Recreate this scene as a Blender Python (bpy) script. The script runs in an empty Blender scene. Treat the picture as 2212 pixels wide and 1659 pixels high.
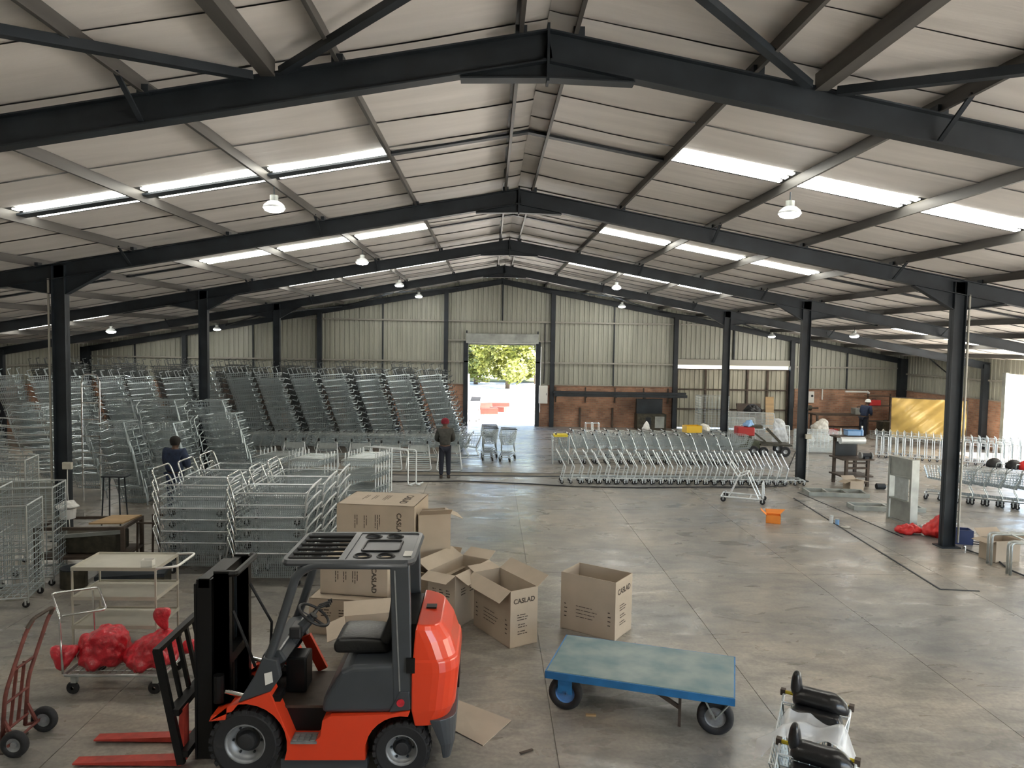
import bpy, math, random
from mathutils import Vector, Matrix, Euler
random.seed(7)
SC = bpy.context.scene
COL = SC.collection
R = math.radians

# ---------------------------------------------------------------- camera
cam_d = bpy.data.cameras.new('camera'); cam = bpy.data.objects.new('camera', cam_d); COL.objects.link(cam)
cam_d.sensor_width = 36; cam_d.lens = 1600.0 / 2212 * 36; cam_d.clip_end = 400
M3 = Matrix(((0.9994653, -0.0140251, 0.0295367), (-0.0286913, 0.0570707, 0.9979578), (0.0156821, 0.9982716, -0.0566378)))
RM = Matrix(((M3[0][0], M3[0][1], -M3[0][2]), (M3[1][0], M3[1][1], -M3[1][2]), (M3[2][0], M3[2][1], -M3[2][2])))
cam.matrix_world = Matrix.Translation((0, 0, 4.1)) @ RM.to_4x4()
SC.camera = cam

# ---------------------------------------------------------------- world, sun, exposure
W = bpy.data.worlds.new('sky'); SC.world = W; W.use_nodes = True
wn = W.node_tree.nodes; wl = W.node_tree.links
sky = wn.new('ShaderNodeTexSky'); sky.sky_type = 'NISHITA'; sky.sun_disc = False
sky.sun_elevation = R(55); sky.sun_rotation = R(100); sky.air_density = 1.0; sky.dust_density = 2.0
wn['Background'].inputs[1].default_value = 1.25
wl.new(sky.outputs[0], wn['Background'].inputs[0])
sd = bpy.data.lights.new('sun', 'SUN'); sd.energy = 50; sd.angle = R(0.6); sd.color = (1, .93, .8)
sun = bpy.data.objects.new('sun', sd); COL.objects.link(sun); sun.location = (40, 20, 40)
sun.rotation_euler = Vector((-0.55, 0.12, -0.83)).to_track_quat('-Z', 'Y').to_euler()
SKYLIGHT = 13.0      # daylight coming through the translucent roof sheets
LAMP = 55.0
VS = SC.view_settings
VS.view_transform = 'Standard'; VS.look = 'None'; VS.gamma = 1; VS.use_curve_mapping = False; VS.exposure = 0.25
SC.display_settings.display_device = 'sRGB'
cy = SC.cycles; cy.max_bounces = 5; cy.diffuse_bounces = 4; cy.glossy_bounces = 3; cy.transmission_bounces = 3; cy.transparent_max_bounces = 8; cy.caustics_reflective = False; cy.caustics_refractive = False

# ---------------------------------------------------------------- helpers
MATS = {}
def mat(name, col, rough=.5, metal=0.0, var=0.0, scale=6.0, bump=0.0, stretch=(1, 1, 1), emit=0.0, trans=0.0, alpha=1.0, coat=0.0, col2=None, spec=None):
    m = bpy.data.materials.new(name); m.use_nodes = True
    nt = m.node_tree; n = nt.nodes; l = nt.links; b = n['Principled BSDF']
    c = tuple(col) + (1,)
    b.inputs['Base Color'].default_value = c; b.inputs['Roughness'].default_value = rough; b.inputs['Metallic'].default_value = metal
    if coat: b.inputs['Coat Weight'].default_value = coat; b.inputs['Coat Roughness'].default_value = .12
    if spec is not None: b.inputs['Specular IOR Level'].default_value = spec
    if alpha < 1: b.inputs['Alpha'].default_value = alpha
    if trans: b.inputs['Transmission Weight'].default_value = trans
    if emit:
        b.inputs['Emission Color'].default_value = c; b.inputs['Emission Strength'].default_value = emit
    if var or bump:
        tc = n.new('ShaderNodeTexCoord'); mp = n.new('ShaderNodeMapping'); mp.inputs['Scale'].default_value = stretch
        nz = n.new('ShaderNodeTexNoise'); nz.inputs['Scale'].default_value = scale; nz.inputs['Detail'].default_value = 5
        l.new(tc.outputs['Object'], mp.inputs[0]); l.new(mp.outputs[0], nz.inputs['Vector'])
        if var:
            rp = n.new('ShaderNodeValToRGB'); rp.color_ramp.elements[0].position = .3; rp.color_ramp.elements[1].position = .7
            if col2: a, d = tuple(col2) + (1,), c
            else:
                a = tuple(max(0, x * (1 - var)) for x in col) + (1,); d = tuple(min(1, x * (1 + var)) for x in col) + (1,)
            rp.color_ramp.elements[0].color = a; rp.color_ramp.elements[1].color = d
            l.new(nz.outputs['Fac'], rp.inputs[0]); l.new(rp.outputs[0], b.inputs['Base Color'])
        if bump:
            bp = n.new('ShaderNodeBump'); bp.inputs['Strength'].default_value = bump; bp.inputs['Distance'].default_value = .03
            l.new(nz.outputs['Fac'], bp.inputs['Height']); l.new(bp.outputs[0], b.inputs['Normal'])
    MATS[name] = m
    return m

class MB:
    def __init__(s): s.v = []; s.f = []
    def add(s, vs, fs):
        o = len(s.v); s.v += [tuple(p) for p in vs]; s.f += [tuple(i + o for i in f) for f in fs]; return s
    def bx(s, x0, x1, y0, y1, z0, z1, m=None):
        vs = [Vector((x, y, z)) for z in (z0, z1) for x, y in ((x0, y0), (x1, y0), (x1, y1), (x0, y1))]
        if m is not None: vs = [m @ p for p in vs]
        return s.add(vs, [(3, 2, 1, 0), (4, 5, 6, 7), (0, 1, 5, 4), (1, 2, 6, 5), (2, 3, 7, 6), (3, 0, 4, 7)])
    def bar(s, p, q, w, h=None, up=(0, 0, 1)):      # rectangular bar from p to q
        h = h or w; p = Vector(p); q = Vector(q); d = (q - p).normalized(); u = Vector(up)
        if abs(d.dot(u)) > .97: u = Vector((0, 1, 0)) if abs(d.y) < .9 else Vector((1, 0, 0))
        a = d.cross(u).normalized(); b = a.cross(d).normalized(); a *= w / 2; b *= h / 2
        vs = [c + e for c in (p, q) for e in (-a - b, a - b, a + b, -a + b)]
        return s.add(vs, [(0, 1, 2, 3), (7, 6, 5, 4), (0, 4, 5, 1), (1, 5, 6, 2), (2, 6, 7, 3), (3, 7, 4, 0)])
    def tube(s, pts, r, n=6, closed=False):
        pts = [Vector(p) for p in pts]; k = len(pts); rings = []
        t0 = (pts[1] - pts[0]).normalized(); u = Vector((0, 0, 1)) if abs(t0.z) < .9 else Vector((1, 0, 0))
        nrm = t0.cross(u).normalized(); vs = []
        for i, p in enumerate(pts):
            a = pts[(i - 1) % k] if (i or closed) else None; b = pts[(i + 1) % k] if (i < k - 1 or closed) else None
            d1 = (p - a).normalized() if a is not None else None; d2 = (b - p).normalized() if b is not None else None
            t = ((d1 if d1 else d2) + (d2 if d2 else d1))
            t = t.normalized() if t.length > 1e-6 else (d1 or d2)
            nrm = (nrm - t * nrm.dot(t)); nrm = nrm.normalized() if nrm.length > 1e-6 else t.orthogonal().normalized()
            bn = t.cross(nrm)
            rr = r[i] if isinstance(r, (list, tuple)) else r
            vs += [p + nrm * (rr * math.cos(2 * math.pi * j / n)) + bn * (rr * math.sin(2 * math.pi * j / n)) for j in range(n)]
        fs = []
        for i in range(k if closed else k - 1):
            o, o2 = i * n, ((i + 1) % k) * n
            fs += [(o + j, o + (j + 1) % n, o2 + (j + 1) % n, o2 + j) for j in range(n)]
        if not closed: fs += [tuple(range(n - 1, -1, -1)), tuple((k - 1) * n + j for j in range(n))]
        return s.add(vs, fs)
    def cyl(s, p, q, r, r2=None, n=16): return s.tube([p, q], [r, r if r2 is None else r2], n)
    def prism(s, poly, axis, a0, a1):               # poly of 2D points, extruded along axis ('x','y','z')
        k = len(poly)
        def P(p, a): return (a, p[0], p[1]) if axis == 'x' else (p[0], a, p[1]) if axis == 'y' else (p[0], p[1], a)
        vs = [P(p, a0) for p in poly] + [P(p, a1) for p in poly]
        return s.add(vs, [tuple(range(k)), tuple(range(2 * k - 1, k - 1, -1))] + [(i, i + k, (i + 1) % k + k, (i + 1) % k) for i in range(k)])
    def lathe(s, prof, n=20, m=None):               # prof: (r, z) revolved about z
        vs = []; k = len(prof)
        for r, z in prof:
            for j in range(n):
                p = Vector((r * math.cos(2 * math.pi * j / n), r * math.sin(2 * math.pi * j / n), z)); vs.append(m @ p if m is not None else p)
        return s.add(vs, [(i * n + j, i * n + (j + 1) % n, (i + 1) * n + (j + 1) % n, (i + 1) * n + j) for i in range(k - 1) for j in range(n)])
    def quad(s, a, b, c, d): return s.add([a, b, c, d], [(0, 1, 2, 3)])
    def slab(s, a, b, c, d, t):                     # quad with thickness t against its normal
        P = [Vector(x) for x in (a, b, c, d)]; nn = (P[1] - P[0]).cross(P[3] - P[0]).normalized() * t
        return s.add(P + [p - nn for p in P], [(0, 1, 2, 3), (7, 6, 5, 4), (0, 4, 5, 1), (1, 5, 6, 2), (2, 6, 7, 3), (3, 7, 4, 0)])
    def grid(s, fn, nu, nv):
        vs = [fn(i / nu, j / nv) for j in range(nv + 1) for i in range(nu + 1)]
        return s.add(vs, [(j * (nu + 1) + i, j * (nu + 1) + i + 1, (j + 1) * (nu + 1) + i + 1, (j + 1) * (nu + 1) + i) for j in range(nv) for i in range(nu)])
    def mesh(s, name, m, smooth=False):
        me = bpy.data.meshes.new(name); me.from_pydata(s.v, [], s.f); me.materials.append(MATS[m] if isinstance(m, str) else m)
        if smooth: me.polygons.foreach_set('use_smooth', [True] * len(me.polygons))
        me.update(); return me
    def build(s, name, m, parent=None, smooth=False, bevel=0, seg=2, loc=None, rot=None, sub=0, **kw):
        o = bpy.data.objects.new(name, s.mesh(name, m, smooth)); COL.objects.link(o)
        if parent is not None: o.parent = parent
        if loc: o.location = loc
        if rot: o.rotation_euler = rot
        if bevel:
            b = o.modifiers.new('bevel', 'BEVEL'); b.width = bevel; b.segments = seg; b.limit_method = 'ANGLE'; b.angle_limit = R(35)
        if sub: q = o.modifiers.new('sub', 'SUBSURF'); q.levels = sub; q.render_levels = sub
        if kw: tag(o, **kw)
        return o

def tag(o, label=None, cat=None, group=None, kind=None):
    if label: o['label'] = label
    if cat: o['category'] = cat
    if group: o['group'] = group
    if kind: o['kind'] = kind
    return o
def thing(name, label, cat=None, loc=(0, 0, 0), rz=0.0, group=None, kind=None, rot=None):
    o = bpy.data.objects.new(name, None); COL.objects.link(o); o.location = loc
    o.rotation_euler = rot if rot else (0, 0, rz); o.empty_display_size = .1
    return tag(o, label, cat, group, kind)
def copy_tree(o, loc=None, rz=None, label=None, group=None, rot=None, parent=None, scale=None):
    c = o.copy(); COL.objects.link(c); c.parent = parent
    if loc is not None: c.location = loc
    if rot is not None: c.rotation_euler = rot
    elif rz is not None: c.rotation_euler = (0, 0, rz)
    if scale is not None: c.scale = scale
    if label: c['label'] = label
    if group: c['group'] = group
    for ch in KIDS.get(o.name, ()): copy_tree(ch, parent=c)
    return c
KIDS = {}
def freeze(o):          # remember the parts of a prototype so copies need no search
    def walk(x, d=0):
        k = [q for q in COL.objects if q.parent == x] if d == 0 else [q for q in x.children]
        KIDS[x.name] = k
        for y in k: walk(y, d + 1)
    walk(o)
    return o
ORD = ['first', 'second', 'third', 'fourth', 'fifth', 'sixth', 'seventh', 'eighth', 'ninth', 'tenth', 'eleventh', 'twelfth', 'thirteenth', 'fourteenth', 'fifteenth', 'sixteenth', 'seventeenth', 'eighteenth', 'nineteenth', 'twentieth', 'twenty-first', 'twenty-second', 'twenty-third', 'twenty-fourth', 'twenty-fifth', 'twenty-sixth']
def arc(c, r, a0, a1, n, pl='xz'):
    out = []
    for i in range(n + 1):
        a = a0 + (a1 - a0) * i / n; u, w = r * math.cos(a), r * math.sin(a)
        out.append((c[0] + u, c[1], c[2] + w) if pl == 'xz' else (c[0] + u, c[1] + w, c[2]) if pl == 'xy' else (c[0], c[1] + u, c[2] + w))
    return out
def rounded(pts, r, n=4, closed=False):          # round the corners of a polyline
    P = [Vector(p) for p in pts]; out = []; k = len(P)
    for i, p in enumerate(P):
        if not closed and i in (0, k - 1): out.append(p); continue
        a, b = P[(i - 1) % k], P[(i + 1) % k]; da = (a - p); db = (b - p)
        q = min(r, da.length * .45, db.length * .45); s0 = p + da.normalized() * q; s1 = p + db.normalized() * q
        for j in range(n + 1):
            t = j / n; out.append(s0 * (1 - t) ** 2 + p * 2 * t * (1 - t) + s1 * t * t)
    return out

# ---------------------------------------------------------------- materials
mat('steel_dark', (.022, .028, .035), .5, .0, var=.35, scale=2, spec=.35)
mat('purlin', (.12, .115, .108), .5, .3, var=.3, scale=1.5, stretch=(3, .3, 3))
mat('insulation', (.82, .785, .755), .55, 0, var=.07, scale=1.2, stretch=(.5, 3, .5), bump=.6)
mat('roof_outer', (.2, .2, .2), .6)
mat('skylight', (1.0, .985, .91), .5, emit=SKYLIGHT)
mat('skylight_edge', (.34, .32, .24), .6)
mat('sheet', (.36, .367, .312), .45, .15, var=.12, scale=.9, stretch=(2, 2, .35))
mat('sheet_door', (.40, .385, .31), .5, .15, var=.2, scale=1.2, stretch=(2, 2, .5))
mat('girt', (.34, .33, .29), .5, .3)
mat('galv', (.56, .60, .60), .33, .75, var=.12, scale=9)
mat('galv_white', (.74, .78, .80), .35, .35, var=.06, scale=9)
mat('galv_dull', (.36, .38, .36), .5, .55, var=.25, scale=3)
mat('chrome', (.78, .80, .80), .16, 1.0)
mat('wire', (.50, .57, .60), .32, .6)
mat('wire_shaded', (.13, .145, .15), .5, .4)  # rear baskets: shade deep among the stacks put into the wire colour
mat('rubber', (.018, .018, .02), .75, bump=.2, scale=20)
mat('black_plastic', (.02, .02, .022), .45)
mat('grey_plastic', (.30, .31, .31), .6)
mat('orange_red', (.80, .058, .016), .32, coat=.5, var=.05, scale=2)
mat('fork_grey', (.050, .057, .066), .42, coat=.2, var=.12, scale=3)
mat('fork_black', (.0055, .0055, .006), .45, coat=.1, spec=.3)
mat('rim_dark', (.03, .03, .032), .6, var=.3, scale=9)
mat('channel_bed', (.20, .175, .14), .8, var=.25, scale=4)
mat('vinyl', (.016, .016, .016), .38, bump=.15, scale=30)
mat('fork_red', (.42, .045, .03), .55, var=.3, scale=7)
mat('rust_red', (.16, .045, .035), .6, .1, var=.4, scale=8)
mat('rusty_steel', (.075, .055, .042), .65, .2, var=.4, scale=5)
mat('rim', (.33, .34, .35), .45, .5, var=.2, scale=10)
mat('blue_paint', (.022, .17, .43), .5, var=.2, scale=6)
mat('blue_rim', (.10, .27, .60), .5, var=.2, scale=8)
mat('cream', (.52, .50, .43), .5, var=.08, scale=4)
mat('white', (.80, .80, .78), .5)
mat('paper', (.78, .77, .73), .7)
mat('red_plastic', (.60, .026, .042), .32, coat=.2, var=.3, scale=11, bump=1.0)
mat('red_cloth', (.72, .03, .03), .4, var=.2, scale=5, bump=.3)
mat('black_bag', (.012, .012, .013), .28, bump=.35, scale=6)
mat('clear_plastic', (.82, .85, .88), .25, alpha=.55, bump=.5, scale=9)
mat('film', (.78, .84, .84), .22, alpha=.30, bump=.6, scale=7)
mat('yellow', (.78, .62, .03), .45)
mat('yellow_crate', (.80, .50, .02), .5)
mat('orange_card', (.85, .26, .03), .6)
mat('blue_crate', (.05, .08, .22), .5)
mat('red_crate', (.45, .03, .03), .5)
mat('light_blue', (.25, .45, .75), .5)
mat('cardboard', (.46, .385, .30), .78, var=.07, scale=3)
mat('cardboard_in', (.37, .29, .2), .8, var=.08, scale=3)
mat('ink', (.06, .045, .035), .8)
mat('wood', (.42, .28, .14), .65, var=.2, scale=3, stretch=(.4, 4, 4))
mat('gold', (.60, .41, .12), .2, .1, var=.12, scale=2, bump=.5, coat=.4)
mat('navy_cloth', (.022, .035, .075), .9, var=.25, scale=12, bump=.3)
mat('grey_cloth', (.055, .055, .05), .9, var=.25, scale=12, bump=.3)
mat('dark_trouser', (.016, .019, .032), .9, bump=.2, scale=14)
mat('skin', (.11, .06, .038), .6)
mat('hair', (.012, .010, .009), .8)
mat('red_hat', (.20, .014, .03), .9)
mat('white_hat', (.72, .74, .72), .7)
mat('boot', (.03, .02, .014), .7)
mat('sack', (.58, .56, .50), .8, bump=.3, scale=6)
mat('lens', (1, .98, .94), .5, emit=LAMP)
mat('tube_light', (1, .93, .70), .5, emit=20)
mat('leaf', (.15, .165, .028), .6, var=.45, scale=.8)
mat('bark', (.10, .075, .05), .9)
mat('dirt', (.52, .50, .46), .95, var=.2, scale=.5)
mat('grass', (.07, .08, .02), .95, var=.3, scale=.6)
mat('mach', (.055, .05, .035), .6, .2, var=.5, scale=8)
mat('moss', (.085, .095, .06), .7, var=.4, scale=6)
mat('rub_red', (.10, .022, .015), .8, var=.3, scale=2)

def brick_mat():
    m = bpy.data.materials.new('brick'); m.use_nodes = True; nt = m.node_tree; n = nt.nodes; l = nt.links; b = n['Principled BSDF']
    b.inputs['Roughness'].default_value = .85
    tc = n.new('ShaderNodeTexCoord'); sx = n.new('ShaderNodeSeparateXYZ'); cx = n.new('ShaderNodeCombineXYZ'); ad = n.new('ShaderNodeMath')
    l.new(tc.outputs['Object'], sx.inputs[0]); l.new(sx.outputs[0], ad.inputs[0]); l.new(sx.outputs[1], ad.inputs[1])
    l.new(ad.outputs[0], cx.inputs[0]); l.new(sx.outputs[2], cx.inputs[1])
    t = n.new('ShaderNodeTexBrick'); t.inputs['Scale'].default_value = 1; t.inputs['Brick Width'].default_value = .23; t.inputs['Row Height'].default_value = .086
    t.inputs['Mortar Size'].default_value = .008; t.inputs['Color1'].default_value = (.50, .285, .19, 1); t.inputs['Color2'].default_value = (.35, .18, .12, 1); t.inputs['Mortar'].default_value = (.36, .30, .24, 1)
    l.new(cx.outputs[0], t.inputs[0])
    nz = n.new('ShaderNodeTexNoise'); nz.inputs['Scale'].default_value = 1.3; nz.inputs['Detail'].default_value = 6; l.new(tc.outputs['Object'], nz.inputs[0])
    rp = n.new('ShaderNodeValToRGB'); rp.color_ramp.elements[0].position = .35; rp.color_ramp.elements[1].position = .65; rp.color_ramp.elements[0].color = (.6, .6, .6, 1); rp.color_ramp.elements[1].color = (1.15, 1.1, 1.05, 1)
    l.new(nz.outputs['Fac'], rp.inputs[0])
    mx = n.new('ShaderNodeMixRGB'); mx.blend_type = 'MULTIPLY'; mx.inputs[0].default_value = 1; l.new(t.outputs[0], mx.inputs[1]); l.new(rp.outputs[0], mx.inputs[2]); l.new(mx.outputs[0], b.inputs['Base Color'])
    bp = n.new('ShaderNodeBump'); bp.inputs['Strength'].default_value = .6; bp.inputs['Distance'].default_value = .01; bp.invert = True
    l.new(t.outputs['Fac'], bp.inputs['Height']); l.new(bp.outputs[0], b.inputs['Normal'])
    MATS['brick'] = m
brick_mat()

def floor_mat():
    m = bpy.data.materials.new('concrete'); m.use_nodes = True; nt = m.node_tree; n = nt.nodes; l = nt.links; b = n['Principled BSDF']
    tc = n.new('ShaderNodeTexCoord'); o = tc.outputs['Object']
    def noise(sc, det, stretch=(1, 1, 1), dist=0):
        mp = n.new('ShaderNodeMapping'); mp.inputs['Scale'].default_value = stretch; l.new(o, mp.inputs[0])
        z = n.new('ShaderNodeTexNoise'); z.inputs['Scale'].default_value = sc; z.inputs['Detail'].default_value = det; z.inputs['Distortion'].default_value = dist; l.new(mp.outputs[0], z.inputs[0]); return z.outputs['Fac']
    def ramp(f, p0, c0, p1, c1):
        r = n.new('ShaderNodeValToRGB'); e = r.color_ramp.elements; e[0].position = p0; e[1].position = p1; e[0].color = c0 + (1,); e[1].color = c1 + (1,); l.new(f, r.inputs[0]); return r.outputs[0]
    def mul(a, c, fac=1.0, mode='MULTIPLY'):
        x = n.new('ShaderNodeMixRGB'); x.blend_type = mode; x.inputs[0].default_value = fac; l.new(a, x.inputs[1]); l.new(c, x.inputs[2]); return x.outputs[0]
    big = ramp(noise(.35, 9, dist=.5), .36, (.28, .276, .262), .62, (.39, .35, .295))
    scuff = ramp(noise(2.4, 10, (1, 2.2, 1), .8), .36, (.74, .745, .75), .62, (1.04, 1.03, 1.02))
    fine = ramp(noise(22, 8), .3, (.82, .82, .82), .7, (1.14, 1.13, 1.12))
    dark = ramp(noise(.75, 11, (1, 1.25, 1), .6), .30, (.66, .68, .71), .62, (1.04, 1.04, 1.03))
    c = mul(mul(mul(big, scuff), fine), dark)
    l.new(c, b.inputs['Base Color'])
    rr = ramp(noise(.9, 8, (1, 2, 1), 1), .3, (.20, .20, .20), .7, (.46, .46, .46)); l.new(rr, b.inputs['Roughness'])
    bp = n.new('ShaderNodeBump'); bp.inputs['Strength'].default_value = .22; bp.inputs['Distance'].default_value = .02; l.new(noise(2.2, 6, (1, 1.6, 1)), bp.inputs['Height']); l.new(bp.outputs[0], b.inputs['Normal'])
    MATS['concrete'] = m
floor_mat()
# ================================================================ THE SETTING
RX, RZ, SL = 0.52, 7.13, 0.18                     # ridge x, rafter top at ridge, slope
XL, XR, YB, YF = -19.4, 20.4, 36.0, -1.6          # side walls, back gable, front wall
FR = [7.4, 14.9, 22.2, 29.7]
def zr(x): return RZ - SL * abs(x - RX)
SLAB_X = [XL - .2, -16.5, -14.05, -11.6, -9.15, -6.7, -4.22, -1.75, .72, 3.2, 5.7, 8.2, 10.65, 13.1, 15.55, 18.0, XR + .2]
fl = MB().bx(XL - .3, XR + .3, YF - .2, YB + .3, -.25, -.012).build('floor', 'concrete', kind='structure', label='stained concrete floor of the warehouse with saw-cut joints')
for a, b in zip(SLAB_X, SLAB_X[1:]):
    for c, d in ((YF - .2, 13.0), (13.0, 23.35), (23.35, YB + .3)):
        MB().bx(a + .004, b - .004, c + .004, d - .004, -.02, 0).build('concrete_slab', 'concrete', fl)
MB().bx(-30, 40, YB + .3, 130, -.2, -.06).build('ground', 'dirt', kind='structure', label='sunlit bare ground outside the open roller door')
MB().bx(XR + .3, 70, -40, YB + .29, -.2, -.06).build('ground_side', 'dirt', kind='structure', label='bare yard outside the right side wall')
# --- roof insulation, sheets lapped every 1.22 m
PO = [.28, 2.05, 3.9, 5.75, 7.6, 9.45, 11.3, 13.15, 15.0, 16.85, 18.7, 19.9]
MID = [(a + b) / 2 for a, b in zip([0.0] + FR, FR + [YB])]        # centre of each bay
roof = thing('ceiling', 'pale foil-faced insulation under the pitched roof, lapped in strips', kind='structure')
def strip(y0, y1, side, offs, wr):
    mb = MB(); k = 5
    xs = []
    for a, b in zip(offs, offs[1:]): xs += [a + (b - a) * i / 4 for i in range(4)]
    xs.append(offs[-1])
    rows = []
    for j in range(k + 1):
        t = j / k; y = y0 + (y1 - y0) * t - .02 * (1 - t)
        lap = -.022 * (1 - t) ** 3 + .0 * t
        for x in xs:
            i0 = max([o for o in offs if o <= x + 1e-6]); nx = [o for o in offs if o > x + 1e-6]; u = (x - i0) / (nx[0] - i0) if nx else 0
            sag = -.018 * math.sin(math.pi * u) * (.3 + math.sin(math.pi * t))
            wv = wr * .012 * math.sin(y * 21 + 1.3 * math.sin(x * 2.1 + y)) * math.exp(-x / 2.6)
            mb.v.append((RX + side * x, y, RZ - SL * x + .165 + lap + sag + wv))
    n = len(xs)
    for j in range(k):
        for i in range(n - 1): mb.f.append((j * n + i, j * n + i + 1, (j + 1) * n + i + 1, (j + 1) * n + i))
    mb.build('insulation_strip', 'insulation', roof, smooth=True)
SKYR = [(2.05, 7.6), (13.15, 18.7)]
SKY = {sd: [(m - .5, m + .24) for m in MID] for sd in (-1, 1)}
SKY[-1][1] = (11.08, 11.88); SKY[1][1] = (10.65, 11.36)
for side in (-1, 1):
    edges = [YF] + [e for q in SKY[side] for e in q] + [YB]
    for a, b in zip(edges[::2], edges[1::2]):
        k = max(1, round((b - a) / 1.22))
        for i in range(k): strip(a + (b - a) * i / k, a + (b - a) * (i + 1) / k, side, [0] + PO, 1.0)
    for a, b in SKY[side]:                              # beside the roof lights
        strip(a, b, side, [0, .28, 2.05], 1.0); strip(a, b, side, [7.6, 9.45, 11.3, 13.15], .2); strip(a, b, side, [18.7, 19.9], 0)
mb = MB()
for s in (-1, 1):
    a, b = (RX, RX + s * 20.2)
    mb.slab((a, YF - .4, RZ + .33), (b, YF - .4, RZ + .33 - SL * 20.2), (b, YB + .5, RZ + .33 - SL * 20.2), (a, YB + .5, RZ + .33), .02 * s)
mb.build('roof_sheet', 'roof_outer', roof)
# --- roof lights: translucent ribbed sheets running down the slope
nw = 0
for bi in range(len(MID)):
    for side in (-1, 1):
        y0, y1 = SKY[side][bi]
        for ri, (o0, o1) in enumerate(SKYR):
            nw += 1
            w = thing('window_%d' % nw, 'bright translucent roof light strip, %s bay from the camera, %s slope, %s of the columns' % (ORD[bi], 'left' if side < 0 else 'right', ('between the two rows', 'outside the row')[ri]), kind='structure')
            offs = [o for o in PO if o0 - .01 <= o <= o1 + .01]
            for a, b in zip(offs, offs[1:]):
                mb = MB(); a += .07; b -= .07
                wd = (y1 - y0) / 3
                for q in range(3):
                    ya, yb = y0 + q * wd + .055, y0 + (q + 1) * wd - .065
                    z0, z1 = RZ - SL * a + .16, RZ - SL * b + .16
                    mb.slab((RX + side * a, yb, z0), (RX + side * b, yb, z1), (RX + side * b, ya, z1), (RX + side * a, ya, z0), -.02 * side)
                mb.build('pane', 'skylight', w)
                z0, z1 = RZ - SL * a + .2, RZ - SL * b + .2
                MB().slab((RX + side * a, y1, z0), (RX + side * b, y1, z1), (RX + side * b, y0, z1), (RX + side * a, y0, z0), -.01 * side).build('rib_sheet', 'skylight_edge', w)
# --- purlins and sag bars
pl = thing('roof_purlins', 'grey steel purlins running the length of the roof', kind='structure')
for side in (-1, 1):
    for o in PO[:-1]:
        x = RX + side * o; z = zr(x); w = .032
        prof = [(-.035, 0), (.005, 0), (.005, .145), (.04, .145), (.04, .155), (-.005, .155), (-.005, .01), (-.035, .01)]
        MB().prism([(x + side * p[0], z + p[1]) for p in prof], 'y', YF, YB).build('purlin', 'purlin', pl)
sb = thing('sag_bars', 'dark sag bars crossing under the insulation at mid bay', kind='structure')
for bi, m in enumerate(MID):
    for side in (-1, 1):
        rng = [(0, 2.05), (7.6, 13.15), (18.7, 19.9)]
        if bi == 1 and side < 0: rng = [(0, 2.05), (2.05, 7.6), (7.6, 13.15), (18.7, 19.9)]
        for a, b in rng:
            mm = 11.46 if bi == 1 and a == 2.05 else (11.3 if bi == 1 else m)
            MB().bar((RX + side * a, mm, RZ - SL * a + .115), (RX + side * b, mm, RZ - SL * b + .115), .24 if a == 2.05 else .13, .03).build('sag_bar', 'steel_dark', sb)
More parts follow.
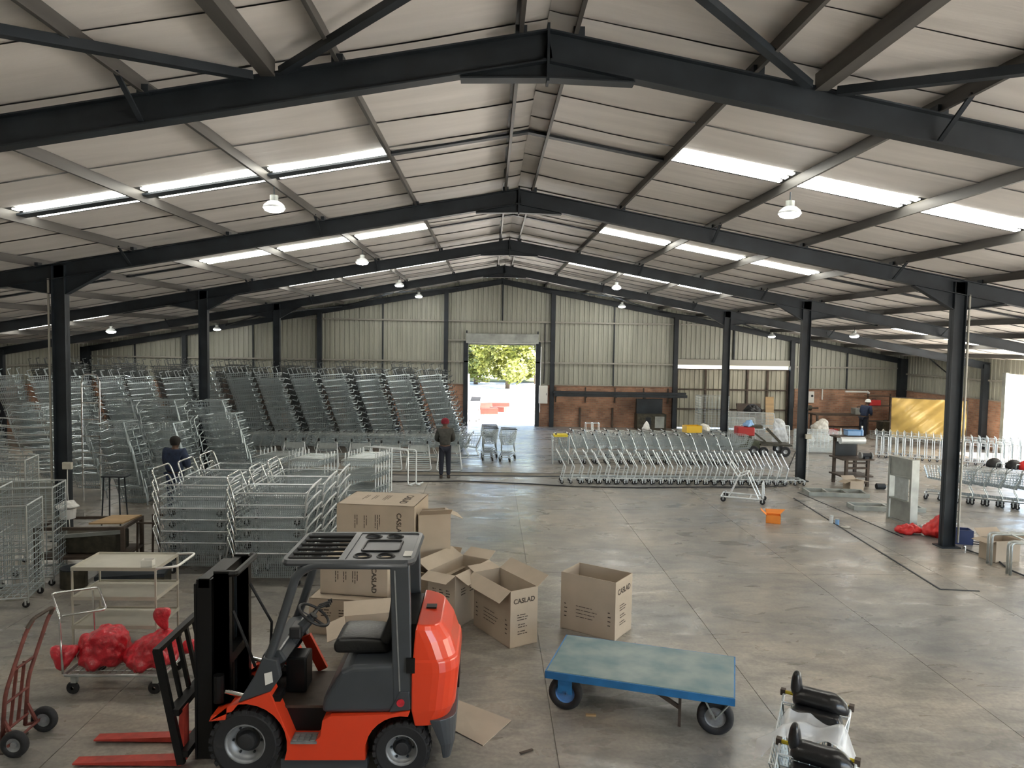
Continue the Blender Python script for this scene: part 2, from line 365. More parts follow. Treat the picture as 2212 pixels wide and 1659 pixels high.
# --- portal frames
CX = (RX - 9.0, RX + 9.0)
def ibeam(mb, p, q, d, w=.15, tf=.016, tw=.012):    # p,q: top centre line; beam hangs below, in the x-z plane
    p, q = Vector(p), Vector(q); t = (q - p).normalized(); n = Vector((-t.z, 0, t.x)); n = -n if n.z > 0 else n; Y = Vector((0, 1, 0))
    def sl(h0, h1, ww):
        vs = [c + n * h + Y * y for c in (p, q) for h, y in ((h0, -ww / 2), (h0, ww / 2), (h1, ww / 2), (h1, -ww / 2))]
        mb.add(vs, [(0, 1, 2, 3), (7, 6, 5, 4), (0, 4, 5, 1), (1, 5, 6, 2), (2, 6, 7, 3), (3, 7, 4, 0)])
    sl(0, tf, w); sl(tf, d - tf, tw); sl(d - tf, d, w)
for fi, fy in enumerate(FR):
    f = thing('portal_frame', '%s dark steel portal frame from the camera, rafters meeting at the ridge' % ORD[fi], kind='structure')
    for side in (-1, 1):
        mb = MB(); ibeam(mb, (RX, fy, RZ), (RX + side * 19.9, fy, RZ - SL * 19.9), .30, .16); mb.build('rafter', 'steel_dark', f)
        # haunch at the ridge
        mb = MB(); h = .12
        mb.prism([(RX, RZ - .30), (RX + side * .85, RZ - .30 - SL * .85), (RX + side * .85, RZ - .33 - SL * .85), (RX, RZ - .46)], 'y', fy - .006, fy + .006)
        mb.slab((RX, fy - .08, RZ - .455), (RX + side * .85, fy - .08, RZ - .325 - SL * .85), (RX + side * .85, fy + .08, RZ - .325 - SL * .85), (RX, fy + .08, RZ - .455), .015 * side)
        mb.build('ridge_haunch', 'steel_dark', f)
        cx = RX + side * 9.0; zt = zr(cx)
        mb = MB(); d = .13
        mb.bx(cx - d, cx - d + .014, fy - .085, fy + .085, 0, zt - .05); mb.bx(cx + d - .014, cx + d, fy - .085, fy + .085, 0, zt - .05); mb.bx(cx - d, cx + d, fy - .006, fy + .006, 0, zt - .05)
        mb.bx(cx - .2, cx + .2, fy - .17, fy + .17, 0, .025)
        col = mb.build('column', 'steel_dark', f)
        mb = MB(); zc = zt - .30
        for s2 in (-1, 1):
            e = cx + s2 * .95
            mb.prism([(cx, zc + .02), (e, zr(e) - .29), (e, zr(e) - .31), (cx + s2 * .14, zc - .30), (cx, zc - .30)], 'y', fy - .008, fy + .008)
            mb.slab((cx + s2 * .14, fy - .08, zc - .30), (e, fy - .08, zr(e) - .31), (e, fy + .08, zr(e) - .31), (cx + s2 * .14, fy + .08, zc - .30), .014 * s2)
        mb.build('haunch', 'steel_dark', f)
        # outer eaves column at the side wall
        ex = XL + .16 if side < 0 else XR - .16
        MB().bx(ex - .12, ex + .12, fy - .09, fy + .09, 0, zr(ex) - .1).build('eaves_column', 'steel_dark', f)
        for o in (3.9, 7.6, 13.15):                # fly braces from rafter bottom to purlin
            x = RX + side * o
            MB().bar((x, fy - .06, zr(x) - .27), (x, fy - .55, zr(x) + .03), .05, .02).build('fly_brace', 'steel_dark', f)
        for o in PO[:6]:
            x = RX + side * o
            MB().bx(x - .04, x + .07, fy - .07, fy + .07, zr(x) - .01, zr(x) + .08).build('purlin_cleat', 'steel_dark', f)
    MB().bx(RX - .012, RX + .012, fy - .09, fy + .09, RZ - .5, RZ + .05).build('ridge_plate', 'steel_dark', f)
# end frame against the gable
f = thing('portal_frame', 'dark gable end rafters against the far corrugated wall', kind='structure')
for side in (-1, 1):
    mb = MB(); ibeam(mb, (RX, YB - .14, RZ), (RX + side * 19.9, YB - .14, RZ - SL * 19.9), .26, .14); mb.build('rafter', 'steel_dark', f)
GC = [-14.6, -8.2, -2.15, 3.0, 9.0, 14.75]
for x in GC: MB().bx(x - .10, x + .10, YB - .28, YB - .06, 0, zr(x) - .2).build('gable_post', 'steel_dark', f)
for s, x in ((-1, XL + .18), (1, XR - .18)): MB().bx(x - .17, x + .17, YB - .4, YB - .06, 0, zr(x) - .02).build('corner_post', 'steel_dark', f)
# --- wind bracing in the roof plane
wb = thing('roof_bracing', 'dark diagonal wind braces under the roof', kind='structure')
def brace(x0, y0, x1, y1, w=.09, dz=-.02):
    MB().bar((x0, y0, zr(x0) + dz), (x1, y1, zr(x1) + dz), w, w * .8).build('brace', 'steel_dark', wb)
for s in (-1, 1):
    brace(RX + s * 2.55, FR[0] - .1, RX + s * .05, 5.15, .085); brace(RX + s * 2.85, FR[0] - .1, RX + s * 9.0, .3, .10)
    x0 = RX + s * 2.70
    MB().bx(x0 - .07, x0 + .07, YF, FR[0] - .05, zr(x0) - .03, zr(x0) + .13).build('strut', 'purlin', wb)
    for (xa, ya, xb, yb) in ((2.0, YB - .3, 7.6, FR[3]), (7.6, YB - .3, 2.0, FR[3]), (7.6, FR[3], 13.1, YB - .3), (13.1, FR[3], 7.6, YB - .3)):
        brace(RX + s * xa, ya, RX + s * xb, yb, .06, -.1)
# --- gable wall, corrugated sheets above a brick dado
def corr(name, parent, p0, p1, z0, ztop, matname='sheet', pitch=.235, depth=.035, ny=None):
    p0, p1 = Vector((p0[0], p0[1], 0)), Vector((p1[0], p1[1], 0)); L = (p1 - p0).length; t = (p1 - p0) / L; nrm = Vector((-t.y, t.x, 0)) * (ny or 1)
    s = []; x = 0
    while x < L:
        for u, h in ((0, 0), (.55, 0), (.65, 1), (.9, 1)): s.append((x + u * pitch, h))
        x += pitch
    s = [(min(a, L), h) for a, h in s if a < L] + [(L, 0)]
    mb = MB()
    for a, h in s:
        p = p0 + t * a + nrm * (h * depth); zt = ztop(p) if callable(ztop) else ztop
        mb.v += [(p.x, p.y, z0), (p.x, p.y, zt)]
    mb.f = [(2 * i, 2 * i + 2, 2 * i + 3, 2 * i + 1) for i in range(len(s) - 1)]
    return mb.build(name, matname, parent)
BRK = 2.02
DX0, DX1, DZ = -1.08, 2.2, 4.02                      # roller door opening
SX0, SX1, SZ0, SZ1 = 9.1, 14.65, 2.94, 3.06          # sliding door bay with the light gap above
wb_ = thing('wall_back', 'far gable wall of pale corrugated sheeting above red brick', kind='structure')
top = lambda p: zr(p.x) + .17
segs = [XL, -16.9, -14.6, -11.4, -8.2, -5.2, DX0, .56, DX1, 6.0, SX0, 11.9, SX1, 17.6, XR]
for a, b in zip(segs, segs[1:]):
    mx = (a + b) / 2
    if DX0 <= mx <= DX1:
        corr('sheet_panel', wb_, (a, YB), (b, YB), DZ, top)
    elif SX0 <= mx <= SX1:
        corr('sheet_panel', wb_, (a, YB), (b, YB), SZ1 + .06, top)
    else:
        corr('sheet_panel', wb_, (a, YB), (b, YB), BRK, top)
for a, b in ((XL - .2, DX0), (DX1, SX0), (SX1, XR + .2)): MB().bx(a, b, YB - .02, YB + .2, 0, BRK).build('brick_dado', 'brick', wb_)
for a, b in ((XL, DX0), (DX1, SX0), (SX1, XR)): MB().bx(a, b, YB - .07, YB + .05, BRK, BRK + .045).build('dado_ledge', 'girt', wb_)
for z, rr in ((5.08, ((XL + 8.5, XR - 8),)), (3.12, ((XL, DX0), (DX1, SX0))), (4.15, ((GC[2], DX0), (DX1, GC[3]))), (3.10, ((SX1, XR),))):
    for a, b in rr:
        a = max(a, RX - (zr(RX) - z - .25) / SL); b = min(b, RX + (zr(RX) - z - .25) / SL)
        MB().bx(a, b, YB - .12, YB - .04, z - .035, z + .035).build('girt', 'girt', wb_)
for x in (-17, -11.4, -5.2, .56, 6.0, 11.9, 17.55):
    z0 = DZ if DX0 < x < DX1 else (3.3 if SX0 < x < SX1 else BRK)
    if x == .56: z0 = 5.08
    MB().bx(x - .03, x + .03, YB - .09, YB - .02, z0, zr(x)).build('sheet_stiffener', 'steel_dark', wb_)
MB().bx(DX0 - .22, DX0, YB - .12, YB + .05, 0, DZ + .1).build('door_jamb', 'steel_dark', wb_)
MB().bx(DX1, DX1 + .2, YB - .12, YB + .05, 0, DZ + .1).build('door_jamb', 'steel_dark', wb_)
MB().bx(SX0, SX1, YB - .2, YB - .02, SZ1 + .06, SZ1 + .34).build('door_header', 'girt', wb_)
# roller shutter drum
rd = thing('door_1', 'grey roller shutter housing above the open doorway', kind='structure')
MB().bx(DX0 - .1, DX1 + .1, YB - .5, YB - .1, DZ + .0, DZ + .47).build('shutter_box', 'galv_dull', rd, bevel=.02)
MB().bx(DX0, DX1, YB - .16, YB - .12, DZ - .08, DZ + .02).build('shutter_edge', 'galv_dull', rd)
for x in (DX0 - .07, DX1 + .07): MB().bx(x - .03, x + .03, YB - .45, YB - .15, DZ + .47, DZ + .6).build('bracket', 'steel_dark', rd)
MB().tube([(DX1 + .24, YB - .15, 3.9), (DX1 + .22, YB - .16, .7)], .02).build('pull_rod', 'galv_white', rd)
# sliding sheeted door
sd_ = thing('door_2', 'tall sheeted sliding door in a dark grid frame, daylight showing above it', kind='structure')
for a, b in ((SX0, 11.0), (11.0, 12.9), (12.9, SX1)): corr('sheet_panel', sd_, (a, YB + .02), (b, YB + .02), .05, SZ0, 'sheet_door')
for z in (.95, 1.92): MB().bx(SX0, SX1, YB - .07, YB, z - .035, z + .035).build('rail', 'rusty_steel', sd_)
for x in (SX0 + .04, 10.55, 11.7, 12.62, 13.62, SX1 - .04): MB().bx(x - .045, x + .045, YB - .08, YB - .01, 0, SZ0).build('stile', 'rusty_steel', sd_)
MB().bx(SX0, SX1, YB - .06, YB + .02, SZ0 - .05, SZ0).build('rail', 'rusty_steel', sd_)
# --- side walls
wr = thing('wall_right', 'right side wall of corrugated sheeting over brick with open bays', kind='structure')
OPEN = [(1.5, 7.2), (7.6, 14.7), (15.1, 22.0), (22.4, 28.6)]
yy = [YF, 1.5, 7.2, 7.6, 14.7, 15.1, 22.0, 22.4, 28.6, 32.3, YB]
for a, b in zip(yy, yy[1:]):
    if (a, b) in OPEN:
        corr('sheet_panel', wr, (XR, b), (XR, a), 3.15, 3.75)
        continue
    corr('sheet_panel', wr, (XR, b), (XR, a), BRK, 3.75); MB().bx(XR - .02, XR + .2, a, b, 0, BRK).build('brick_dado', 'brick', wr)
    MB().bx(XR - .1, XR - .03, a, b, 2.8, 2.87).build('girt', 'girt', wr); MB().bx(XR - .06, XR, a, b, BRK, BRK + .04).build('dado_ledge', 'girt', wr)
for a, b in OPEN:
    for y in (a, b): MB().bx(XR - .15, XR + .2, y - .1, y + .1, 0, 3.2).build('door_jamb', 'galv_dull', wr)
MB().bx(XR - .09, XR - .03, 32.25, 32.35, BRK, 3.4).build('side_post', 'steel_dark', wr)
MB().bar((XR - .1, 32.3, 3.0), (XR - 1.0, 32.3, 3.7), .08, .03).build('knee_brace', 'steel_dark', wr)
wl_ = thing('wall_left', 'dim left side wall of corrugated sheeting over brick', kind='structure')
yy = [YF, 7.4, 14.9, 22.2, 29.7, YB]
for a, b in zip(yy, yy[1:]): corr('sheet_panel', wl_, (XL, a), (XL, b), BRK, 3.75)
MB().bx(XL - .2, XL + .02, YF, YB, 0, BRK).build('brick_dado', 'brick', wl_)
MB().bx(XL + .03, XL + .1, YF, YB, 2.8, 2.87).build('girt', 'girt', wl_)
wf = thing('wall_front', 'near end wall behind the camera', kind='structure')
for a, b, z0 in ((XL, -9.5, 0), (-9.5, -5.5, 0), (-5.5, 4.6, 0), (4.6, 13.5, 3.8), (13.5, XR, 0)): corr('sheet_panel', wf, (b, YF), (a, YF), z0, top)  # unseen wall; its wide opening is added to throw daylight onto the roof
for x in (4.6, 13.5): MB().bx(x - .1, x + .1, YF - .05, YF + .15, 0, 3.85).build('door_jamb', 'steel_dark', wf)
MB().bx(-60, XR + .29, -60, YF - .2, -.2, -.06).build('bounce_ground_front', 'dirt', kind='structure', label='bare yard outside the doors behind the camera')  # unseen ground added to reflect sun through the front opening
# --- steel channel let into the floor and the saw-cut trench
tr = MB().bx(-9.3, 9.0, 22.42, 22.52, 0, .012).bx(-9.3, 9.0, 22.98, 23.04, 0, .012).build('trim_1', 'steel_dark', kind='structure', label='dark steel door channel let into the floor across the hall')
MB().bx(-9.3, 9.0, 22.52, 22.98, 0, .006).build('channel_bed', 'channel_bed', tr)
MB().bar((8.25, 19.6, .004), (7.72, 12.2, .004), .035, .012).bar((7.72, 12.2, .004), (8.35, 12.12, .004), .03, .012).build('trim_2', 'steel_dark', kind='structure', label='dark saw-cut trench line running along the right of the floor')
MB().bar((8.7, 20.4, .004), (9.0, 15.6, .004), .03, .012).build('trim_3', 'steel_dark', kind='structure', label='dark floor groove leading to the near right column')
# --- lamps
def lamp(x, y, label, dz=.0):
    t = thing('high_bay_lamp', label, 'lamp', (x, y, zr(x) - .02 + dz), 0, 'high bay lamps under the roof')
    MB().cyl((0, 0, 0), (0, 0, -.16), .012, n=6).build('rod', 'steel_dark', t)
    MB().cyl((0, 0, -.16), (0, 0, -.27), .08, n=12).build('ballast', 'galv_dull', t)
    MB().lathe([(.07, -.26), (.12, -.28), (.19, -.34), (.215, -.40), (.205, -.40), (.18, -.345), (.06, -.29)], 18).build('reflector', 'galv_white', t, smooth=True)
    MB().lathe([(.0, -.385), (.14, -.39), (.20, -.402), (.17, -.45), (.10, -.475), (.0, -.48)], 18).build('lens', 'lens', t, smooth=True)
    t.scale = (.8, .8, .8)
    return t
for x, y, lb in ((-3.35, 11.6, 'lit high bay lamp, nearest on the left slope'), (4.45, 11.1, 'lit high bay lamp, nearest on the right slope'),
                 (-3.35, 19.4, 'lit high bay lamp, second on the left slope'), (-3.35, 27.2, 'lit high bay lamp, third on the left slope'),
                 (-3.3, 34.0, 'lit high bay lamp, furthest left of the ridge by the gable'), (4.45, 26.4, 'lit high bay lamp, second on the right slope'),
                 (6.0, 34.0, 'lit high bay lamp right of the ridge by the gable'), (-12.4, 34.0, 'small lit lamp far left under the low roof'),
                 (13.0, 34.0, 'small lit lamp by the right gable column'), (13.2, 26.6, 'lit high bay lamp beyond the right column row'), (-13.6, 27.0, 'lit lamp beyond the left column row')):
    lamp(x, y, lb)
# ================================================================ FORKLIFT AND FOREGROUND
def W_(mb, name, m, t, **k):                        # build with world coordinates under thing t
    o = mb.build(name, m, t, **k); o.matrix_parent_inverse = Matrix.Translation(-t.location); return o
def wheel_parts(t, cx, cy, r, w, rim_r, side, lugs=26, tyre='rubber', rim='rim'):
    m = Matrix.Translation((cx, cy, r)) @ Matrix.Rotation(R(90), 4, 'X')
    mb = MB(); h = w / 2
    mb.lathe([(rim_r, -h * .85), (r * .86, -h), (r * .965, -h * .8), (r * .97, 0), (r * .965, h * .8), (r * .86, h), (rim_r, h * .85), (rim_r, -h * .85)], 40, m)
    if lugs:
        for i in range(lugs):
            for s in (-1, 1):
                a = 2 * math.pi * (i + .5 * (s > 0)) / lugs; mm = m @ Matrix.Rotation(a, 4, 'Z')
                mb.bx(r * .90, r * 1.0, -.022, .022, s * h * .12 if s > 0 else -h * .98, h * .98 if s > 0 else -h * .12, mm)
    ty = W_(mb, 'tyre', tyre, t)
    mb = MB(); q = side
    mb.lathe([(rim_r * 1.02, q * h * .80), (rim_r * .95, q * h * .9), (rim_r * .90, q * h * .45), (rim_r * .78, q * h * .05), (rim_r * .60, q * -h * .1)], 28, m)
    rm = W_(mb, 'rim', rim, t, smooth=True)
    W_(MB().lathe([(rim_r * .62, q * -h * .1), (rim_r * .48, q * -h * .05), (rim_r * .40, q * h * .45), (rim_r * .30, q * h * .5), (.001, q * h * .5)], 24, m), 'hub', 'rim_dark', t)
    for i in range(6):
        mb = MB(); a = i * math.pi / 3; mb.cyl(m @ Vector((rim_r * .68 * math.cos(a), rim_r * .68 * math.sin(a), -q * h * .1)), m @ Vector((rim_r * .68 * math.cos(a), rim_r * .68 * math.sin(a), q * h * .14)), .012, n=6)
        W_(mb, 'wheel_nut', 'steel_dark', t)
FK = thing('forklift', 'orange and grey forklift truck facing left, forks lowered to the floor', 'forklift', (-1.5, 7.27, 0))
yn, yf = 6.72, 7.82
def archpts(cx, cz, r, a0, a1, n): return [(cx + r * math.cos(R(a0 + (a1 - a0) * i / n)), cz + r * math.sin(R(a0 + (a1 - a0) * i / n))) for i in range(n + 1)]
side = [(-1.86, .19), (-1.12, .19)] + archpts(-.78, .27, .34, 193, 80, 9) + [(-.70, .66), (-.88, .63), (-1.44, .61), (-1.51, .57), (-1.53, .42), (-1.58, .37), (-1.80, .37), (-1.99, .84), (-2.28, .73), (-2.34, .66), (-2.53, .61), (-2.55, .56), (-2.40, .575)] + archpts(-2.23, .33, .395, 112, -20, 10)
for y0, y1 in ((yn, yn + .20), (yf - .20, yf)): W_(MB().prism(side, 'y', y0, y1), 'side_panel', 'orange_red', FK, bevel=.012)
W_(MB().bx(-2.0, -1.9, yn + .02, yn + .19, .74, .80), 'fender_recess', 'fork_black', FK)
W_(MB().bx(-2.30, -.55, yn + .2, yf - .2, .16, .60), 'chassis', 'fork_black', FK)
W_(MB().bx(-1.80, -1.56, yn - .015, yn + .16, .355, .375), 'step_plate', 'rim', FK)
mb = MB()
for i in range(4):
    for j in range(3): mb.bx(-1.785 + i * .055, -1.745 + i * .055, yn + .0 + j * .05, yn + .03 + j * .05, .375, .385)
W_(mb, 'step_tread', 'galv_dull', FK)
W_(MB().bx(-2.02, -1.30, yn + .18, yf - .18, .60, .625), 'floor_plate', 'rusty_steel', FK)
W_(MB().bx(-1.9, -1.1, yn + .03, yn + .15, .10, .19), 'lower_skirt', 'fork_grey', FK)
for y0, y1 in ((yn + .015, yn + .09), (yf - .09, yf - .015)):
    W_(MB().prism([(-2.29, .73), (-1.99, .835), (-1.90, .97), (-1.93, 1.13), (-2.06, 1.16), (-2.14, .98)], 'y', y0, y1), 'cowl_side', 'fork_grey', FK, bevel=.01)
W_(MB().prism([(-2.22, .74), (-2.05, .78), (-1.98, 1.02), (-1.86, 1.10), (-1.92, 1.20), (-2.08, 1.16)], 'y', yn + .09, yf - .09), 'dashboard', 'fork_grey', FK, bevel=.02)
W_(MB().slab((-2.035, yn + .012, .90), (-1.965, yn + .012, .93), (-1.975, yn + .012, 1.03), (-2.045, yn + .012, 1.01), -.003), 'data_plate', 'paper', FK)
W_(MB().bx(-1.96, -1.76, yn + .42, yf - .42, .63, .98), 'pedal_box', 'fork_black', FK, bevel=.02)
W_(MB().bar((-1.72, yf - .12, .62), (-1.90, yf - .12, .98), .05, .10), 'kick_panel', 'orange_red', FK)
W_(MB().prism([(-1.53, .62), (-1.51, .76), (-1.35, 1.02), (-1.24, 1.07), (-.80, 1.09), (-.80, .62)], 'y', yn + .03, yf - .03), 'engine_hood', 'fork_grey', FK, bevel=.05, seg=4)
st = W_(MB().prism([(-1.46, 1.08), (-1.48, 1.16), (-1.42, 1.23), (-1.2, 1.235), (-1.0, 1.22), (-.93, 1.08)], 'y', 7.00, 7.50), 'seat_cushion', 'vinyl', FK, bevel=.045, seg=4, smooth=True)
W_(MB().prism([(-1.04, 1.18), (-.93, 1.15), (-.82, 1.40), (-.80, 1.66), (-.86, 1.72), (-.92, 1.66), (-.95, 1.42)], 'y', 7.01, 7.49), 'seat_backrest', 'vinyl', FK, bevel=.04, seg=4, smooth=True)
# overhead guard
for y in (yn + .06, yf - .06):
    W_(MB().tube(rounded([(-2.16, y, .78), (-1.98, y, 1.22), (-1.76, y, 1.93), (-1.62, y, 2.02), (-.74, y, 2.02)], .22, 6), .042, 8), 'front_pillar', 'fork_grey', FK, smooth=True)
    W_(MB().prism([(-.90, 2.03), (-.72, 2.03), (-.68, .66), (-.86, .66)], 'y', y - .035, y + .035), 'rear_pillar', 'fork_grey', FK, bevel=.012)
    W_(MB().bar((-.855, y - .037 if y < 7 else y + .037, 1.98), (-.80, y - .037 if y < 7 else y + .037, .84), .012, .008), 'pillar_groove', 'rim', FK)
    W_(MB().prism([(-.90, .64), (-.70, .66), (-.71, .84), (-.80, .84)], 'y', y - .045, y + .045), 'pillar_foot', 'fork_grey', FK, bevel=.01)
W_(MB().cyl((-.79, yn - .0, .735), (-.79, yn + .03, .735), .036, n=18), 'side_lamp', 'red_plastic', FK)
mb = MB(); mb.tube(rounded([(-1.88, yn + .06, 2.035), (-.70, yn + .06, 2.045), (-.70, yf - .06, 2.045), (-1.88, yf - .06, 2.035)], .08, 4, True), .034, 6, True)
gr = W_(mb, 'guard_frame', 'fork_grey', FK)
for i in range(6):
    y = yn + .16 + i * (yf - yn - .32) / 5
    W_(MB().cyl((-1.88, y, 2.045), (-1.36, y, 2.05), .017, n=8), 'guard_bar', 'fork_black', FK)
W_(MB().bx(-1.38, -1.32, yn + .05, yf - .05, 2.03, 2.07), 'guard_crossbar', 'fork_grey', FK)
# roof plate with four round holes
px0, px1, py0, py1 = -1.32, -.72, yn + .07, yf - .07
hx = (-1.18, -.96); hy = (yn + .2, yf - .2); hr = .065
mb = MB()
def ring_cell(mb, cx, cy, x0, x1, y0, y1, z0, z1, r, n=16):      # rectangular cell with a round hole
    inn = [(cx + r * math.cos(2 * math.pi * i / n), cy + r * math.sin(2 * math.pi * i / n)) for i in range(n)]
    out = []
    for i in range(n):
        a = 2 * math.pi * i / n; c, s = math.cos(a), math.sin(a); k = min((x1 - cx) / c if c > 1e-6 else (x0 - cx) / c if c < -1e-6 else 9, (y1 - cy) / s if s > 1e-6 else (y0 - cy) / s if s < -1e-6 else 9); out.append((cx + c * k, cy + s * k))
    for z in (z0, z1): mb.add([(p[0], p[1], z) for p in inn] + [(p[0], p[1], z) for p in out], [(i, (i + 1) % n, n + (i + 1) % n, n + i) for i in range(n)])
    mb.add([(p[0], p[1], z0) for p in inn] + [(p[0], p[1], z1) for p in inn], [(i, (i + 1) % n, n + (i + 1) % n, n + i) for i in range(n)])
zz = (2.045, 2.06)
for cx in hx:
    for cy in hy: ring_cell(mb, cx, cy, cx - .1, cx + .1, cy - .1, cy + .1, *zz, hr)
for (x0, x1, y0, y1) in ((px0, hx[0] - .1, py0, py1), (hx[0] + .1, hx[1] - .1, py0, py1), (hx[1] + .1, px1, py0, py1), (hx[0] - .1, hx[0] + .1, hy[0] + .1, hy[1] - .1), (hx[1] - .1, hx[1] + .1, hy[0] + .1, hy[1] - .1), (hx[0] - .1, hx[1] + .1, py0, hy[0] - .1), (hx[0] - .1, hx[1] + .1, hy[1] + .1, py1)): mb.bx(x0, x1, y0, y1, *zz)
rp_ = W_(mb, 'roof_plate', 'fork_grey', FK)
for cx in hx:
    for cy in hy: W_(MB().lathe([(hr, 2.06), (hr + .012, 2.075), (hr + .026, 2.06)], 20, Matrix.Translation((cx, cy, 0))), 'hole_rim', 'fork_black', FK, smooth=True)
W_(MB().tube(rounded([(-1.22, 7.08, 2.065), (-.86, 7.08, 2.065), (-.86, 7.46, 2.065), (-1.22, 7.46, 2.065)], .05, 3, True), .012, 6, True), 'roof_rib', 'fork_black', FK)
W_(MB().bx(-.80, -.70, yn + .2, yn + .36, 2.062, 2.068), 'roof_sticker', 'paper', FK)
# counterweight
def outline(xf, xr, y0, y1, rr, n=6):
    pts = [(xf, y0)]
    c = min(rr, (xr - xf) * .9)
    pts += [(xr - c + c * math.sin(R(90) * i / n), y0 + c * 1.0 - c * math.cos(R(90) * i / n)) for i in range(n + 1)]
    pts += [(xr - c + c * math.cos(R(90) * i / n), y1 - c + c * math.sin(R(90) * i / n)) for i in range(n + 1)]
    pts += [(xf, y1)]
    return pts
def loft(levels, rr=.24):
    mb = MB(); k = None
    for z, xf, xr, iny in levels:
        o = outline(xf, xr, yn + iny, yf - iny, rr); k = len(o); mb.v += [(x, y, z + (.05 * (xf - x) / .4 if z > 1.3 else 0)) for x, y in o]
    n = len(levels)
    for i in range(n - 1):
        for j in range(k): mb.f.append((i * k + j, i * k + (j + 1) % k, (i + 1) * k + (j + 1) % k, (i + 1) * k + j))
    mb.f.append(tuple(range(k - 1, -1, -1))); mb.f.append(tuple((n - 1) * k + j for j in range(k))); return mb
W_(loft([(.50, -.66, -.36, .03), (.66, -.69, -.29, .005), (1.02, -.69, -.255, .0), (1.12, -.68, -.265, .005), (1.14, -.68, -.285, .015), (1.30, -.67, -.34, .02), (1.42, -.66, -.40, .03), (1.46, -.65, -.43, .06)]), 'counterweight', 'orange_red', FK, bevel=.012)
W_(loft([(.14, -.40, -.33, .12), (.30, -.42, -.29, .06), (.56, -.52, -.275, .02)], .2), 'rear_bumper', 'fork_grey', FK, bevel=.01)
W_(MB().bx(-.282, -.262, 7.12, 7.45, .70, 1.0), 'rear_grille', 'fork_black', FK)
W_(MB().bx(-.60, -.5, 7.22, 7.32, 1.45, 1.465), 'tow_pin', 'fork_black', FK)
W_(MB().bx(-.80, -.66, yn + .12, yf - .12, .95, 1.44), 'radiator', 'fork_black', FK)
W_(MB().bx(-.74, -.66, yn + .0, yn + .1, 1.02, 1.16), 'side_catch', 'fork_black', FK)
# wheels
wheel_parts(FK, -2.23, yn + .11, .33, .20, .19, 1, 26); wheel_parts(FK, -2.23, yf - .11, .33, .20, .19, -1, 26)
wheel_parts(FK, -.78, yn + .09, .27, .16, .15, 1, 24); wheel_parts(FK, -.78, yf - .09, .27, .16, .15, -1, 24)
# steering
cN = Vector((.55, 0, .835)); C0 = Vector((-1.70, 7.20, 1.39)); u = Vector((.835, 0, -.55)); v = Vector((0, 1, 0))
W_(MB().tube([C0 + (u * math.cos(a) + v * math.sin(a)) * .165 for a in [i * math.pi / 12 for i in range(24)]], .014, 8, True), 'steering_wheel', 'black_plastic', FK, smooth=True)
mb = MB()
for a in (90, 210, 330): mb.bar(C0 - cN * .03, C0 + (u * math.cos(R(a)) + v * math.sin(R(a))) * .16, .028, .012)
mb.cyl(C0 - cN * .05, C0, .04, n=12); W_(mb, 'wheel_spokes', 'black_plastic', FK)
W_(MB().tube([C0 - cN * .02, Vector((-1.83, 7.2, 1.25)), Vector((-1.97, 7.2, 1.06))], [.045, .06, .075], 10), 'steering_column', 'fork_grey', FK)
W_(MB().bx(-1.92, -1.80, 7.10, 7.30, 1.18, 1.30), 'instrument_pod', 'black_plastic', FK, bevel=.02)
for i in range(3):
    y = 7.42 + i * .06; W_(MB().tube([(-1.9, y, 1.16), (-1.72, y, 1.37), (-1.62, y + .02, 1.40)], .009, 6).cyl((-1.64, y + .018, 1.395), (-1.60, y + .024, 1.405), .022, n=8), 'lever', 'black_plastic', FK)
# mast, carriage, forks
for y0, y1 in ((6.94, 7.04), (7.50, 7.60)):
    W_(MB().bx(-2.58, -2.44, y0, y1, .06, 1.88).bx(-2.58, -2.44, y0, y0 + .02, .06, 1.90), 'outer_mast', 'fork_black', FK)
    yy0 = y0 + .02 if y0 > 7.2 else y0 - .0
    W_(MB().bx(-2.74, -2.60, yy0, yy0 + .08, .08, 1.82).bx(-2.76, -2.74, yy0 - .01, yy0 + .10, .08, 1.78), 'inner_mast', 'fork_black', FK)
    W_(MB().cyl((-2.66, (y0 + y1) / 2 + (.10 if y0 < 7.2 else -.10), .2), (-2.66, (y0 + y1) / 2 + (.10 if y0 < 7.2 else -.10), 1.72), .035, n=12), 'lift_cylinder', 'fork_black', FK, smooth=True)
    W_(MB().bar((-2.56, (y0 + y1) / 2 + (.06 if y0 < 7.2 else -.06), .3), (-2.56, (y0 + y1) / 2 + (.06 if y0 < 7.2 else -.06), 1.75), .02, .03), 'lift_chain', 'steel_dark', FK)
W_(MB().tube(rounded([(-2.44, 6.97, 1.87), (-2.38, 6.97, 1.87), (-2.38, 7.57, 1.87), (-2.44, 7.57, 1.87)], .05, 3), .03, 6), 'mast_tie', 'fork_black', FK)
W_(MB().bx(-2.72, -2.62, 6.94, 7.60, 1.74, 1.83), 'mast_crossbar', 'fork_black', FK); W_(MB().bx(-2.58, -2.50, 6.94, 7.60, 1.80, 1.88), 'mast_crossbar', 'fork_black', FK)
W_(MB().bx(-2.56, -2.46, 6.94, 7.60, .95, 1.05), 'mast_crossbar', 'fork_black', FK); W_(MB().bx(-2.56, -2.46, 6.94, 7.60, .25, .38), 'mast_crossbar', 'fork_black', FK)
W_(MB().cyl((-2.66, 7.27, .3), (-2.66, 7.27, 1.66), .065, n=14), 'centre_cylinder', 'fork_black', FK, smooth=True)
for y in (6.90, 7.64): W_(MB().cyl((-2.46, y, .76), (-2.14, y, .68), .02, n=10), 'tilt_rod', 'chrome', FK); W_(MB().cyl((-2.52, y, .66), (-2.52, y, .92), .05, n=10), 'tilt_pivot', 'fork_black', FK)
